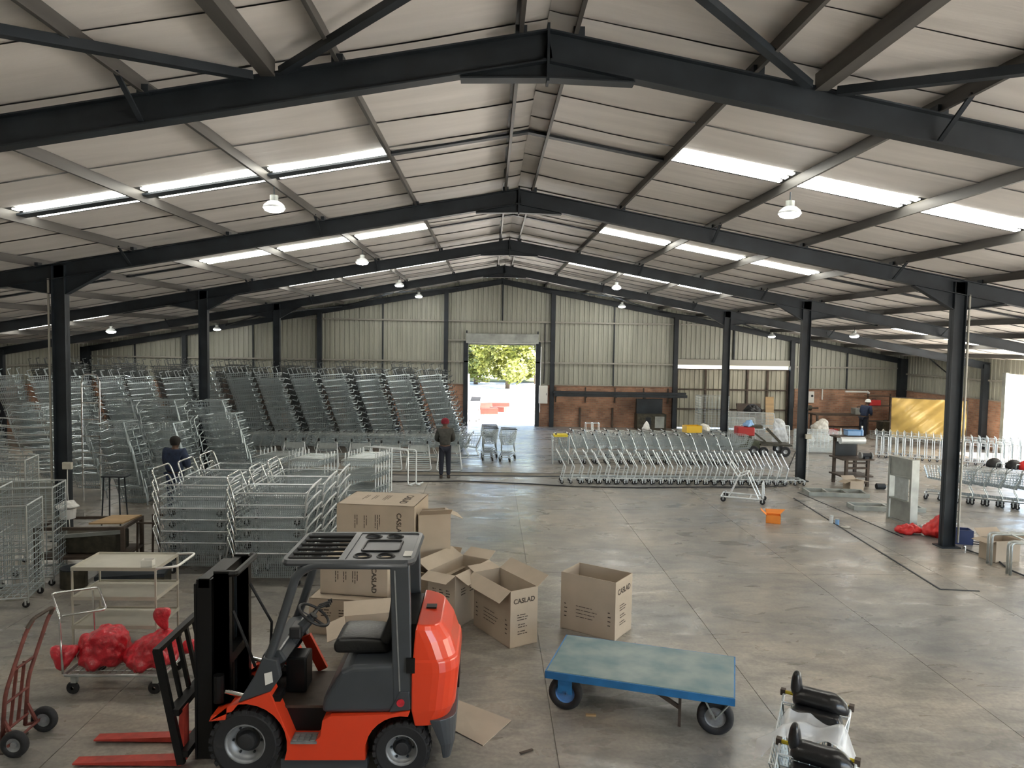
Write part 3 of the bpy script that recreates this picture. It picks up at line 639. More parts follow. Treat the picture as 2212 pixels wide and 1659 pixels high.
W_(MB().tube([(-2.42, 7.0, 1.5), (-2.28, 7.0, 1.15), (-2.22, 7.02, .95)], .014, 6), 'hose', 'rubber', FK); W_(MB().tube([(-2.42, 7.5, 1.6), (-2.2, 7.5, 1.2), (-2.2, 7.45, .9)], .014, 6), 'hose', 'rubber', FK)
def bx_(z): return -2.84 - .20 * z          # backrest leans forward
yb0, yb1 = 6.86, 7.74
for y in (yb0, yb1): W_(MB().bar((bx_(.10), y, .08), (bx_(1.18), y, 1.18), .07, .05), 'backrest_post', 'fork_black', FK)
W_(MB().bar((bx_(1.17), yb0 - .03, 1.17), (bx_(1.17), yb1 + .03, 1.17), .06, .05), 'backrest_rail', 'fork_black', FK)
for y in (7.1, 7.3, 7.5): W_(MB().bar((bx_(.62), y, .62), (bx_(1.16), y, 1.16), .035, .04), 'backrest_bar', 'fork_black', FK)
for z in (.18, .58): W_(MB().bar((bx_(z) + .03, yb0 - .02, z), (bx_(z) + .03, yb1 + .02, z), .06, .11, up=(1, 0, 0)), 'carriage_bar', 'fork_black', FK)
for y, l in ((6.98, .98), (7.40, 1.0)):
    W_(MB().prism([(-2.86, .58), (-2.90, .58), (-2.93, .08), (-2.93 - l, .045), (-2.93 - l, .03), (-2.9, .02), (-2.86, .05)], 'y', y - .06, y + .06), 'fork', 'fork_red', FK)
W_(MB().cyl((-2.90, 7.40, .58), (-2.90, 7.40, .68), .04, n=10), 'fork_lock', 'red_plastic', FK)

# ---------------------------------------------------------------- cartons
def carton(label, loc, rz, L, Wd, H, flaps=(None, None, None, None), prints=(), rot=None, open_=True, name='cardboard_box', gap=None):
    """L along local x, Wd along y; flaps: angle from upright for +x,-x,+y,-y edges (None = no flap)"""
    t = thing(name, label, 'box', loc, rz, 'cardboard boxes behind the forklift', rot=rot); w = .009; a, b = L / 2, Wd / 2
    body = MB().bx(-a, a, -b, -b + w, 0, H).bx(-a, a, b - w, b, 0, H).bx(-a, -a + w, -b + w, b - w, 0, H).bx(a - w, a, -b + w, b - w, 0, H).bx(-a, a, -b, b, 0, w)
    if not open_: body.bx(-a, a, -b, b, H - w, H)
    bo = body.build('box_body', 'cardboard', t)
    fl_ = min(Wd * .5, .24)
    for i, an in enumerate(flaps):
        if an is None: continue
        c, s = math.cos(R(an)), math.sin(R(an))
        if i < 2:
            sx = 1 if i == 0 else -1; e = sx * a
            P = [(e, -b, H), (e, b, H), (e + sx * fl_ * s, b - .01, H + fl_ * c), (e + sx * fl_ * s, -b + .01, H + fl_ * c)]
        else:
            sy = 1 if i == 2 else -1; e = sy * b
            P = [(-a, e, H), (a, e, H), (a - .01, e + sy * fl_ * s, H + fl_ * c), (-a + .01, e + sy * fl_ * s, H + fl_ * c)]
        MB().slab(*P, .006).build('flap', 'cardboard', t)
    for pr in prints: printing(t, L, Wd, H, *pr)
    return t
def printing(t, L, Wd, H, face, kind, sc=1.0, up=1):
    # face: '-y','+y','-x','+x','top' ; local frame on the face: u to the right, w up, seen from outside
    e = .0025
    fr = {'-y': (Vector((0, -Wd / 2 - e, H / 2)), Vector((1, 0, 0)), Vector((0, 0, 1)), L, H), '+y': (Vector((0, Wd / 2 + e, H / 2)), Vector((-1, 0, 0)), Vector((0, 0, 1)), L, H),
          '+x': (Vector((L / 2 + e, 0, H / 2)), Vector((0, 1, 0)), Vector((0, 0, 1)), Wd, H), '-x': (Vector((-L / 2 - e, 0, H / 2)), Vector((0, -1, 0)), Vector((0, 0, 1)), Wd, H),
          'top': (Vector((0, 0, H + e)), Vector((1, 0, 0)), Vector((0, 1, 0)), L, Wd)}[face]
    o, u_, w_, fw, fh = fr
    if up == 2: u_, w_, fw, fh = -w_, u_, fh, fw         # print turned a quarter
    if up == 3: u_, w_, fw, fh = w_, -u_, fh, fw
    nrm = u_.cross(w_)
    def text(s, cu, cw, size):
        cd = bpy.data.curves.new('lettering', 'FONT'); cd.body = s; cd.size = size; cd.align_x = 'CENTER'; cd.align_y = 'CENTER'; cd.extrude = .0006; cd.offset = size * .022; cd.materials.append(MATS['ink'])
        tmp = bpy.data.objects.new('lettering', cd); me = bpy.data.meshes.new_from_object(tmp); bpy.data.objects.remove(tmp)
        ob = bpy.data.objects.new('lettering', me); COL.objects.link(ob); ob.parent = t; ob['kind'] = 'stuff'
        mm = Matrix((u_, w_, nrm)).transposed().to_4x4(); mm.translation = o + u_ * cu + w_ * cw; ob.matrix_local = mm
    def lines(cu, cw, ww, n, lh=.034, h=.011):
        mb = MB()
        for i in range(n):
            l = ww * (.7 + .3 * ((i * 37) % 10) / 10); x0 = cu - ww / 2
            k = 0
            while k < l:                                  # broken dashes stand for print too small to read
                g_ = .03 + .02 * ((i * 7 + int(k * 100)) % 5); A = o + u_ * (x0 + k) + w_ * (cw - i * lh); B = o + u_ * (x0 + min(l, k + g_)) + w_ * (cw - i * lh)
                mb.slab(A, B, B + w_ * h, A + w_ * h, .001); k += g_ + .012
        mb.build('small_print', 'ink', t)['kind'] = 'stuff'
    if kind == 'logo': text('CASLAD', 0, fh * .30, fw * .21 * sc); lines(-fw * .04, fh * .05, fw * .42, 3); lines(-fw * .04, -fh * .12, fw * .36, 2); lines(-fw * .04, -fh * .24, fw * .38, 2)
    if kind == 'side':
        lines(0, -fh * .05, fw * .42, 4, .05, .009)
        for s in (-1, 1): lines(s * fw * .40, -fh * .05, fw * .06, 4, .06, .014)
    if kind == 'cols':
        for i in range(3): lines((-.25 + .25 * i) * fw, fh * .18, fw * .16, 3, .04, .014)
carton('upright open cardboard box standing alone beyond the blue trailer', (1.57, 10.42, 0), R(-35), .86, .55, .82, prints=(('-y', 'side'), ('+x', 'logo', .95)))
carton('upright open cardboard box with flaps folded out, right of the group', (.25, 10.22, 0), R(-59), .98, .44, .78, flaps=(None, 82, 55, 128), prints=(('+x', 'logo', 1.0), ('-y', 'side')))
carton('upright open cardboard box with flaps out, behind the forklift counterweight', (-.42, 10.85, 0), R(59), .92, .47, .78, flaps=(70, 105, 60, 118), prints=(('-x', 'cols'), ('-y', 'cols')))
carton('lidless cardboard box half hidden by the forklift guard, lying on its side', (-.85, 11.35, .0), R(62), .75, .46, .62, flaps=(40, 70, 30, 95))
carton('torn cardboard box stood on end against the pile, flaps hanging open', (-.88, 11.5, .63), R(15), .50, .44, .80, flaps=(115, None, 120, 60))
carton('large printed cardboard box lying on top of the pile', (-1.66, 11.72, .98), R(-8), 1.22, .95, .60, flaps=(None,) * 4, open_=False, prints=(('top', 'logo', .8, 2), ('-y', 'logo', .8, 2)))
carton('printed cardboard box lying on its side in the middle of the pile', (-1.82, 10.55, .52), R(-10), .98, .60, .46, open_=False, prints=(('-y', 'logo', 1.0, 2),))
carton('closed cardboard box at the bottom of the pile', (-1.92, 10.45, 0), R(-8), 1.02, .70, .51, open_=False, prints=(('-y', 'cols'),))
carton('empty open cardboard box right behind the forklift seat, flaps spread', (-1.28, 9.35, 0), R(14), 1.05, .62, .50, flaps=(75, 110, 60, 95))
carton('small cardboard box under the big printed one in the pile', (-1.75, 11.75, 0), R(-4), 1.0, .9, .97, open_=False)
MB().slab((-.36, 7.62, .012), (-.02, 7.30, .01), (.28, 7.80, .012), (-.36, 8.22, .045), .008).build('cardboard_sheet', 'cardboard', label='flat dirty sheet of cardboard on the floor behind the forklift wheel', cat='cardboard')

# ---------------------------------------------------------------- blue flatbed trailer
TR = thing('flatbed_trailer', 'low blue flatbed hand trailer with worn top and rubber wheels', 'trailer', (1.79, 8.23, 0), R(-18.5))
def trailer_top():
    m = mat('trailer_top', (.075, .165, .19), .42, var=.5, scale=2.6, col2=(.25, .31, .30), bump=.15); return m
trailer_top()
tp = MB().bx(-1.0, 1.0, -.53, .53, .40, .455).build('deck', 'trailer_top', TR, bevel=.006)
MB().bx(-1.01, 1.01, -.545, -.53, .37, .45).build('edge_rail', 'blue_paint', TR); MB().bx(-1.01, 1.01, .53, .545, .37, .45).build('edge_rail', 'blue_paint', TR)
MB().bx(-1.015, -1.0, -.545, .545, .37, .45).build('edge_rail', 'blue_paint', TR); MB().bx(1.0, 1.015, -.545, .545, .37, .45).build('edge_rail', 'blue_paint', TR)
def twheel(x, y, rim):
    m = Matrix.Translation((x, y, .19)) @ Matrix.Rotation(R(90), 4, 'X'); h = .05
    w = MB().lathe([(.11, -h * .8), (.165, -h), (.19, -h * .5), (.19, h * .5), (.165, h), (.11, h * .8), (.11, -h * .8)], 28, m).build('tyre', 'rubber', TR, smooth=True)
    MB().lathe([(.115, h * .7), (.10, h * .3), (.04, h * .3), (.035, h), (.001, h)], 20, m).build('rim', rim, w)
twheel(-.80, -.43, 'blue_rim'); twheel(-.80, .43, 'blue_rim'); twheel(.82, -.45, 'rim'); twheel(.82, .40, 'rim')
MB().cyl((-.80, -.48, .19), (-.80, .48, .19), .02, n=8).build('axle', 'rusty_steel', TR); MB().cyl((.82, -.5, .19), (.82, .45, .19), .02, n=8).build('axle', 'rusty_steel', TR)
for y in (-.52, .46): MB().bar((.82, y, .19), (.70, y, .40), .03, .012).bar((.82, y, .19), (.98, y, .40), .03, .012).build('wheel_bracket', 'galv_dull', TR)
for y in (-.45, .40): MB().bx(-.88, -.72, y - .03, y + .03, .19, .40).build('wheel_bracket', 'blue_paint', TR)
MB().bar((.45, -.4, .40), (.45, -.4, .0), .03, .05).build('prop_leg', 'rusty_steel', TR); MB().bar((.10, -.4, .39), (.45, -.4, .2), .03, .04).build('prop_brace', 'rusty_steel', TR)
MB().bar((-.55, -.52, .012), (-.44, -.49, .012), .03, .02).build('wheel_chock', 'wood', label='short stick of wood lying beside the trailer wheel', cat='wood', loc=(1.79, 8.23, .0), rot=(0, 0, R(-18.5)))
MB().bar((.35, 7.15, .012), (.48, 7.22, .012), .03, .01).build('wood_offcut', 'rusty_steel', label='thin dark offcut on the floor by the cardboard sheet', cat='offcut')

# ---------------------------------------------------------------- red sack truck, bottom left
HT = thing('sack_truck', 'rusty red two-wheeled sack truck leaning at the left edge', 'hand truck', (-4.62, 7.35, 0), R(0))
for y in (-.18, .18):
    MB().tube(rounded([(-.10, y, .10), (-.06, y, .6), (.0, y + .25, 1.12), (.04, y + .3, 1.22)], .1, 3), .02, 8).build('side_rail', 'rust_red', HT, smooth=True)
MB().tube(rounded([(.02, .05, 1.16), (.05, .10, 1.24), (.05, .44, 1.24), (.02, .45, 1.16)], .05, 3), .02, 8).build('handle_bar', 'rusty_steel', HT)
for z in (.22, .5, .78): MB().tube([(-.08 + .04 * z, -.18 + max(0, z - .55) * .42, z), (-.08 + .04 * z, .18 + max(0, z - .55) * .42, z)], .014, 6).build('cross_bar', 'rust_red', HT)
for y in (-.07, .05): MB().bar((-.09, y, .2), (-.05, y + .06, .8), .03, .012).build('slat', 'rust_red', HT)
MB().bx(-.42, -.08, -.20, .20, .0, .015).build('toe_plate', 'rusty_steel', HT)
MB().cyl((.02, -.28, .13), (.02, .28, .13), .014, n=8).build('axle', 'rust_red', HT)
for y in (-.18, .18): MB().bar((.02, y, .13), (-.08, y, .34), .03, .02).bar((.02, y, .13), (-.1, y, .1), .03, .02).build('axle_bracket', 'rust_red', HT)
for y in (-.24, .24):
    m = Matrix.Translation((.06, y, .13)) @ Matrix.Rotation(R(90), 4, 'X')
    w = MB().lathe([(.07, -.03), (.11, -.035), (.13, -.02), (.13, .02), (.11, .035), (.07, .03), (.07, -.03)], 24, m).build('tyre', 'rubber', HT, smooth=True)
    MB().lathe([(.075, .025), (.03, .01), (.03, .03), (.001, .03)], 16, m).build('hub', 'rim', w)

# ---------------------------------------------------------------- tiered trolley and platform cart with red sacks
TT = thing('tiered_trolley', 'cream three-tier shelf trolley with a looped push handle', 'trolley', (-4.73, 9.70, 0))
for i, z in enumerate((1.15, .77, .40)):
    s = MB().bx(-.53, .53, -.34, .34, z - .012, z).build('shelf', 'cream', TT)
    MB().bx(-.53, .53, -.345, -.335, z - .02, z + .025).bx(-.53, .53, .335, .345, z - .02, z + .025).bx(-.535, -.525, -.34, .34, z - .02, z + .025).bx(.525, .535, -.34, .34, z - .02, z + .025).build('lip', 'cream', s)
for x in (-.52, .52):
    for y in (-.33, .33):
        MB().bar((x, y, .1), (x, y, 1.15), .02).build('post', 'cream', TT)
        c = MB().lathe([(.02, -.018), (.045, -.015), (.05, 0), (.045, .015), (.02, .018)], 14, Matrix.Translation((x, y, .05)) @ Matrix.Rotation(R(90), 4, 'X')).build('castor', 'rubber', TT)
MB().tube(rounded([(.53, -.33, 1.16), (.78, -.30, 1.18), (.78, .30, 1.18), (.53, .33, 1.16)], .08, 4), .016, 8).build('handle', 'white', TT, smooth=True)
SB = thing('small_carton', 'small white open carton on the top shelf of the cream trolley', 'carton', (-4.36, 9.50, 1.15), R(4))
MB().bx(-.07, .07, -.055, -.05, 0, .09).bx(-.07, .07, .05, .055, 0, .09).bx(-.07, -.065, -.05, .05, 0, .09).bx(.065, .07, -.05, .05, 0, .09).bx(-.07, .07, -.055, .055, 0, .01).build('carton_body', 'paper', SB)
PT = thing('platform_cart', 'chrome wire platform cart carrying red sacks', 'cart', (-4.24, 8.70, 0))
MB().tube(rounded([(-.56, -.35, .24), (.56, -.35, .24), (.56, .36, .24), (-.56, .36, .24)], .05, 3, True), .018, 8, True).build('deck_frame', 'galv', PT)
mb = MB()
for i in range(15): x = -.5 + i * .072; mb.cyl((x, -.35, .245), (x, .36, .245), .005, n=4)
for i in range(4): y = -.22 + i * .16; mb.cyl((-.56, y, .238), (.56, y, .238), .006, n=4)
mb.build('deck_wires', 'galv', PT)
for x in (-.46, .46):
    for y in (-.30, .31):
        c = MB().bx(x - .03, x + .03, y - .03, y + .03, .14, .23).build('castor_fork', 'galv', PT)
        MB().lathe([(.02, -.02), (.065, -.018), (.075, 0), (.065, .018), (.02, .02)], 16, Matrix.Translation((x - .02, y, .075)) @ Matrix.Rotation(R(90), 4, 'X')).build('castor_wheel', 'rubber', c)
MB().tube(rounded([(-.56, -.35, .26), (-.62, -.28, .62), (-.62, -.30, .92), (-.98, .18, 1.0), (-.55, .42, 1.0), (-.22, -.05, .90), (-.60, -.28, .90)], .05, 3), .013, 8).build('push_handle', 'chrome', PT, smooth=True)
MB().tube([(-.56, .35, .26), (-.60, .38, .98)], .013, 8).build('handle_post', 'chrome', PT)
def blob(name, m, pts, sub=2, **k):               # lumpy closed sack from stacked rings
    parent = k.pop('parent', None); n = 12; mb = MB(); loc = k.pop('loc', None); seed = k.pop('seed', 1); rnd = random.Random(seed); rot = k.pop('rot', None)
    for (x, y, z, rx, ry) in pts:
        for j in range(n):
            a = 2 * math.pi * j / n; q = 1 + rnd.uniform(-.11, .11); mb.v.append((x + rx * q * math.cos(a), y + ry * q * math.sin(a), z + rnd.uniform(-.012, .012)))
    kx = len(pts)
    for i in range(kx - 1):
        for j in range(n): mb.f.append((i * n + j, i * n + (j + 1) % n, (i + 1) * n + (j + 1) % n, (i + 1) * n + j))
    mb.f.append(tuple(range(n - 1, -1, -1))); mb.f.append(tuple((kx - 1) * n + j for j in range(n)))
    o = mb.build(name, m, parent, smooth=True, sub=3, loc=loc, rot=rot, **k)
    for sc_, st in ((.15, .11), (.07, .035)):
        tx = bpy.data.textures.new('crumple', 'CLOUDS'); tx.noise_scale = sc_; tx.noise_depth = 1
        d_ = o.modifiers.new('crumple', 'DISPLACE'); d_.texture = tx; d_.strength = st * min(1, 3 * max(q[3] for q in pts)); d_.texture_coords = 'LOCAL'
    return o
t = thing('red_sack', 'knotted red plastic sack with upright tied neck on the platform cart', 'sack', (-3.92, 8.62, .255))
blob('sack_body', 'red_plastic', [(0, 0, 0, .20, .16), (0, 0, .03, .30, .24), (0, 0, .14, .32, .25), (.02, 0, .26, .26, .2), (.12, 0, .36, .13, .11), (.15, 0, .42, .045, .045)], parent=t, seed=3)
blob('sack_neck', 'red_plastic', [(.15, 0, .41, .04, .04), (.13, 0, .50, .06, .05), (.10, 0, .60, .12, .07), (.14, 0, .68, .10, .05)], parent=t, seed=4, sub=1)
t = thing('red_sack', 'bulging red plastic sack with its neck flopped to the left', 'sack', (-4.48, 8.66, .255))
blob('sack_body', 'red_plastic', [(0, 0, 0, .2, .18), (0, 0, .04, .32, .26), (0, .0, .18, .31, .26), (-.02, 0, .30, .28, .22), (.02, 0, .40, .18, .15), (.04, 0, .43, .06, .05)], parent=t, seed=5)
blob('sack_neck', 'red_plastic', [(0, 0, 0, .05, .05), (0, 0, .1, .09, .08), (0, 0, .22, .17, .10), (0, 0, .30, .14, .06)], parent=t, seed=6, sub=1, loc=(-.24, -.10, .22), rot=(R(25), R(-115), 0))
blob('red_sack', 'red_plastic', [(0, 0, 0, .08, .07), (0, 0, .03, .14, .12), (0, 0, .1, .12, .1), (0, 0, .16, .05, .04)], loc=(-3.62, 8.98, .255), seed=9, label='small red plastic bundle at the back corner of the platform cart', cat='sack')
# ================================================================ CARTS, BASKETS, STACKS
def panel(mb, a, b, c, d, nu, nv, r, n=3):          # wire mesh over the quad a-b-c-d
    a, b, c, d = map(Vector, (a, b, c, d))
    for i in range(nu + 1):
        t = i / nu; mb.tube([a.lerp(b, t), d.lerp(c, t)], r, n)
    for j in range(nv + 1):
        t = j / nv; mb.tube([a.lerp(d, t), b.lerp(c, t)], r, n)
def basket(mb, b4, t4, nl, nw, nh, r, n=3, bottom=True):
    for i in range(4):
        k = nl if i % 2 == 0 else nw
        panel(mb, b4[i], b4[(i + 1) % 4], t4[(i + 1) % 4], t4[i], k, nh, r, n)
    if bottom: panel(mb, *b4, nl, nw, r, n)
def castor(t, x, y, r=.06, w=.022, m='rubber', z=0.0):
    f = MB().bx(x - .012, x + .012, y - .028, y - .022, z + r * .8, z + 2 * r + .04).bx(x - .012, x + .012, y + .022, y + .028, z + r * .8, z + 2 * r + .04).bx(x - .02, x + .02, y - .028, y + .028, z + 2 * r + .02, z + 2 * r + .045).build('castor', 'galv_white', t)
    MB().lathe([(.012, -w), (r * .85, -w), (r, -w * .5), (r, w * .5), (r * .85, w), (.012, w)], 14, Matrix.Translation((x, y, z + r)) @ Matrix.Rotation(R(90), 4, 'X')).build('wheel', m, f, smooth=False)
PARK = (0, -300, 0)                                 # prototypes are themselves placed as the first of each row
def row(proto, spots, label, group):
    for i, (loc, rz) in enumerate(spots):
        lb = label(i) if callable(label) else label
        if i == 0:
            proto.location = loc; proto.rotation_euler = (0, 0, rz); proto['label'] = lb; proto['group'] = group
        else: copy_tree(proto, loc, rz, lb, group)
# ---- supermarket trolley: handle at -x, nose at +x
def trolley(name, handle='black_plastic', wires=(11, 7, 5), castors=True, tubes='galv', ends=None):
    t = thing(name, 'trolley', 'shopping trolley')
    b4 = [(-.30, -.17, .50), (.40, -.13, .58), (.40, .13, .58), (-.30, .17, .50)]
    t4 = [(-.40, -.27, .97), (.50, -.20, .88), (.50, .20, .88), (-.40, .27, .97)]
    mb = MB(); basket(mb, b4, t4, wires[0], wires[1], wires[2], .0042); mb.build('basket', 'wire', t)
    MB().tube(t4, .008, 5, True).build('basket_rim', tubes, t)
    for s in (-1, 1):
        MB().tube(rounded([(-.50, s * .27, 1.02), (-.42, s * .27, .96), (-.22, s * .22, .48), (-.36, s * .24, .20), (.46, s * .17, .16)], .07, 3), .012, 6).build('side_frame', tubes, t)
    MB().tube([(.46, -.17, .16), (.46, .17, .16)], .011, 6).build('front_bar', tubes, t)
    mb = MB(); panel(mb, (-.30, -.2, .22), (.42, -.15, .24), (.42, .15, .24), (-.30, .2, .22), 8, 4, .004); mb.build('lower_rack', 'wire', t)
    mb = MB(); panel(mb, (-.36, -.22, .62), (-.36, .22, .62), (-.40, .26, .95), (-.40, -.26, .95), 6, 3, .0045); mb.build('rear_gate', 'wire', t)
    h = MB().tube([(-.50, -.28, 1.02), (-.50, .28, 1.02)], .016, 8).build('handle', handle, t)
    if ends:
        for s in (-1, 1): MB().bx(-.525, -.475, s * .28 - .02, s * .28 + .02, .995, 1.045).build('handle_end', ends, h)
    if castors:
        for x, y in ((-.33, .24), (-.33, -.24), (.42, .17), (.42, -.17)): castor(t, x, y, .055)
    return freeze(t)
# ---- row against the middle of the hall: two files of nested trolleys
tA = trolley('shopping_trolley', 'white', ends='black_plastic')
row(tA, [((2.75 + i * .415, 25.15 + .03 * math.sin(i * 2), 0), R(0)) for i in range(15)], lambda i: 'nested wire shopping trolley, %s from the left in the near file' % ORD[i], 'nested trolleys, near file in mid hall')
row(copy_tree(tA) if False else freeze(copy_tree(tA, (2.9, 26.2, 0), 0)), [((3.4 + i * .415, 26.3 + .03 * math.sin(i * 3), 0), R(0)) for i in range(14)], lambda i: 'nested wire shopping trolley, %s from the left in the far file' % ORD[i], 'nested trolleys, far file in mid hall')
for i, (x, y) in enumerate(((2.5, 25.6), (2.75, 25.62))):
    f = thing('loop_rack', 'small upright chrome loop standing on the left end of the trolley rows' if i == 0 else 'second chrome loop at the left end of the trolley rows', 'rack', (x + 1.0, y + .3, 1.02))
    MB().tube(rounded([(-.12, -.2, 0), (-.12, -.2, .28), (.1, -.2, .28), (.1, -.2, 0)], .03, 3), .011, 6).tube(rounded([(-.12, .1, 0), (-.12, .1, .28), (.1, .1, .28), (.1, .1, 0)], .03, 3), .011, 6).tube([(-.12, -.2, .28), (-.12, .1, .28)], .011, 6).tube([(.1, -.2, .28), (.1, .1, .28)], .011, 6).build('loop_frame', 'galv_white', f)
c = thing('wire_bin', 'square wire bin with a yellow top at the left end of the rows', 'bin', (2.42, 25.05, 0))
mb = MB(); basket(mb, [(-.24, -.2, .12), (.24, -.2, .12), (.24, .2, .12), (-.24, .2, .12)], [(-.28, -.24, .92), (.28, -.24, .92), (.28, .24, .92), (-.28, .24, .92)], 9, 8, 12, .006); mb.build('bin_mesh', 'wire', c)
for x in (-.26, .26):
    for y in (-.22, .22): MB().tube([(x, y, 0), (x * 1.08, y * 1.08, .95)], .014, 6).build('corner_post', 'galv_white', c)
MB().bx(-.24, .24, -.2, .2, .90, 1.0).build('yellow_top', 'yellow', c, bevel=.02)
# ---- chassis row (trolleys without baskets), nested along x
def chassis(name):
    t = thing(name, 'c', 'trolley chassis')
    for s in (-1, 1):
        y = s * .24
        MB().tube([(-.20, y, .95), (.05, y, .50), (-.03, y * .95, .17)], .017, 6).tube([(-.20, y, .95), (-.145, y, .85)], .024, 6).build('upright', 'galv_white', t)
        MB().tube(rounded([(-.08, y * .95, .17), (.55, s * .16, .17), (.60, s * .15, .12)], .04, 2), .012, 6).build('base_tube', 'galv_white', t)
        castor(t, -.05, y * .95, .05, m='rubber'); castor(t, .56, s * .15, .045, m='rubber')
    MB().tube([(.045, -.24, .50), (.045, .24, .50)], .011, 5).build('cross_tube', 'galv', t)
    MB().tube([(.01, -.235, .34), (.01, .235, .34)], .009, 5).tube([(.55, -.16, .17), (.55, .16, .17)], .011, 5).build('cross_tube', 'galv', t)
    mb = MB(); panel(mb, (.0, -.2, .20), (.5, -.14, .2), (.5, .14, .2), (.0, .2, .2), 5, 4, .005); mb.build('rack', 'wire', t)
    return freeze(t)
tC = chassis('trolley_chassis')
row(tC, [((2.18 + i * .262, 21.55 + .02 * math.sin(i * 1.7), 0), R(0)) for i in range(26)], lambda i: 'bare white trolley chassis, %s from the left in the front row' % ORD[i], 'bare trolley chassis nested in a front row')
# single chassis on its own
S = thing('loose_chassis', 'single white trolley chassis with black castors standing alone on the open floor', 'trolley chassis', (6.80, 19.15, 0), R(-24))
P = lambda *p: p
for s in (-1, 1):
    y = s * .30
    MB().tube([(-.62, y, .13), (.42, y * .9, .13)], .025, 8).build('base_tube', 'galv_white', S)
    MB().tube([(-.42, y, .14), (-.20, y, .68), (-.42, y, 1.0)], .02, 8).build('upright', 'galv_white', S)
    MB().tube([(.32, y * .9, .14), (.02, y * .9, .78), (-.20, y, .68)], .02, 8).build('upright', 'galv_white', S)
    MB().tube([(.42, y * .9, .13), (.40, y * .9, .52)], .02, 8).build('front_post', 'galv_white', S)
    castor(S, -.56, y, .07); castor(S, .42, y * .9, .07)
for p, q in (((-.62, -.3, .14), (-.62, .3, .14)), ((-.3, -.3, .42), (-.3, .3, .42)), ((-.20, -.3, .68), (-.20, .3, .68)), ((.02, -.27, .78), (.02, .27, .78)), ((.40, -.27, .52), (.40, .27, .52)), ((.1, -.27, .13), (.1, .27, .13)), ((-.42, -.3, 1.0), (-.42, .3, 1.0))): MB().tube([p, q], .018, 8).build('cross_tube', 'galv_white', S)
# ---- tall U-frame carts at the right
def ucart(name):
    t = thing(name, 'u', 'stock cart')
    for y in (-.36, .36): MB().tube(rounded([(-.085, y, .12), (-.085, y, .80), (.085, y, .80), (.085, y, .12)], .035, 3), .017, 6).build('u_leg', 'galv_white', t)
    mb = MB(); panel(mb, (-.10, -.36, .30), (-.10, .36, .30), (-.10, .36, .98), (-.10, -.36, .98), 8, 7, .005); mb.build('back_mesh', 'wire', t)
    MB().tube(rounded([(-.12, -.38, .86), (-.14, -.38, 1.0), (-.14, .38, 1.0), (-.12, .38, .86)], .04, 3), .013, 6).build('top_rail', 'galv', t)
    mb = MB(); panel(mb, (-.30, -.36, .72), (.12, -.36, .68), (.12, -.36, .95), (-.30, -.36, 1.0), 4, 4, .005); mb.build('side_mesh', 'wire', t)
    for s in (-1, 1): MB().bx(-.10, .16, s * .36 - .015, s * .36 + .015, .09, .125).build('foot', 'galv_white', t); castor(t, .02, s * .36, .045)
    return freeze(t)
tU = ucart('stock_cart'); d = Vector((18.6 - 14.75, 25.1 - 27.45)); L = d.length; ang = math.atan2(d.y, d.x)
row(tU, [((14.75 + d.x * i / 19, 27.45 + d.y * i / 19, 0), ang) for i in range(24)], lambda i: 'white U-framed stock cart, %s from the left of the right-hand row' % ORD[i], 'white U-framed stock carts nested at the right')
# ---- supermarket trolleys at the right, with child seats
tR = trolley('shopping_trolley', 'black_plastic', wires=(12, 7, 6)); dF = Vector((.27, -.19))
angF = math.atan2(-dF.y, -dF.x)
row(tR, [((12.35 + dF.x * i, 19.55 + dF.y * i, 0), angF) for i in range(13)], lambda i: 'bright wire shopping trolley, %s from the left behind the near right column' % ORD[i], 'bright trolleys nested at the right')
def child_seat(loc, rz, m, label):
    t = thing('child_seat', label, 'child seat', loc, rz, 'child seats on the right-hand trolleys')
    MB().lathe([(.20, 0), (.21, .05), (.19, .13), (.13, .20), (.06, .235), (.001, .24)], 16, Matrix.Diagonal((.8, 1.0, 1.0, 1.0))).build('shell', m, t, smooth=True)
    MB().tube(rounded([(.17, -.07, 0), (.18, -.07, .13), (.18, .07, .13), (.17, .07, 0)], .04, 3), .012, 6).build('loop', 'galv', t)
for i, (k, m, lb) in enumerate(((3.2, 'black_plastic', 'black moulded child seat, leftmost on the right-hand trolleys'), (4.5, 'black_plastic', 'black moulded child seat left of the red one'), (5.3, 'red_cloth', 'red moulded child seat among the black ones'), (6.0, 'black_plastic', 'black moulded child seat right of the red one'), (7.5, 'black_plastic', 'black moulded child seat at the right picture edge'))):
    child_seat((12.55 + dF.x * k, 19.75 + dF.y * k, .99), R(-90), m, lb)
# ---- trolleys by the roller door
tD = trolley('shopping_trolley', 'black_plastic', wires=(9, 6, 5), tubes='galv')
row(tD, [((.62, 25.55, 0), R(-100)), ((.0, 25.75, 0), R(-96)), ((-.02, 26.15, 0), R(-96)), ((.60, 25.95, 0), R(-100)), ((-.04, 26.55, 0), R(-96)), ((-.06, 26.95, 0), R(-96))], lambda i: ('wire trolley facing the camera, right of the pair beside the doorway', 'wire trolley facing the camera, left of the pair beside the doorway')[i] if i < 2 else 'wire trolley nested behind the pair at the doorway, %s from the front' % ORD[i], 'trolleys parked by the doorway')
# ---- long low rows on the left, seen from the side, behind the worker in grey
tE = trolley('shopping_trolley', 'black_plastic', wires=(9, 5, 5), castors=False)
row(tE, [((-8.6 + i * .36, 25.0, 0), R(180)) for i in range(23)], lambda i: 'dull wire shopping trolley, %s from the left in the low row' % ORD[i], 'nested trolleys left of the doorway')
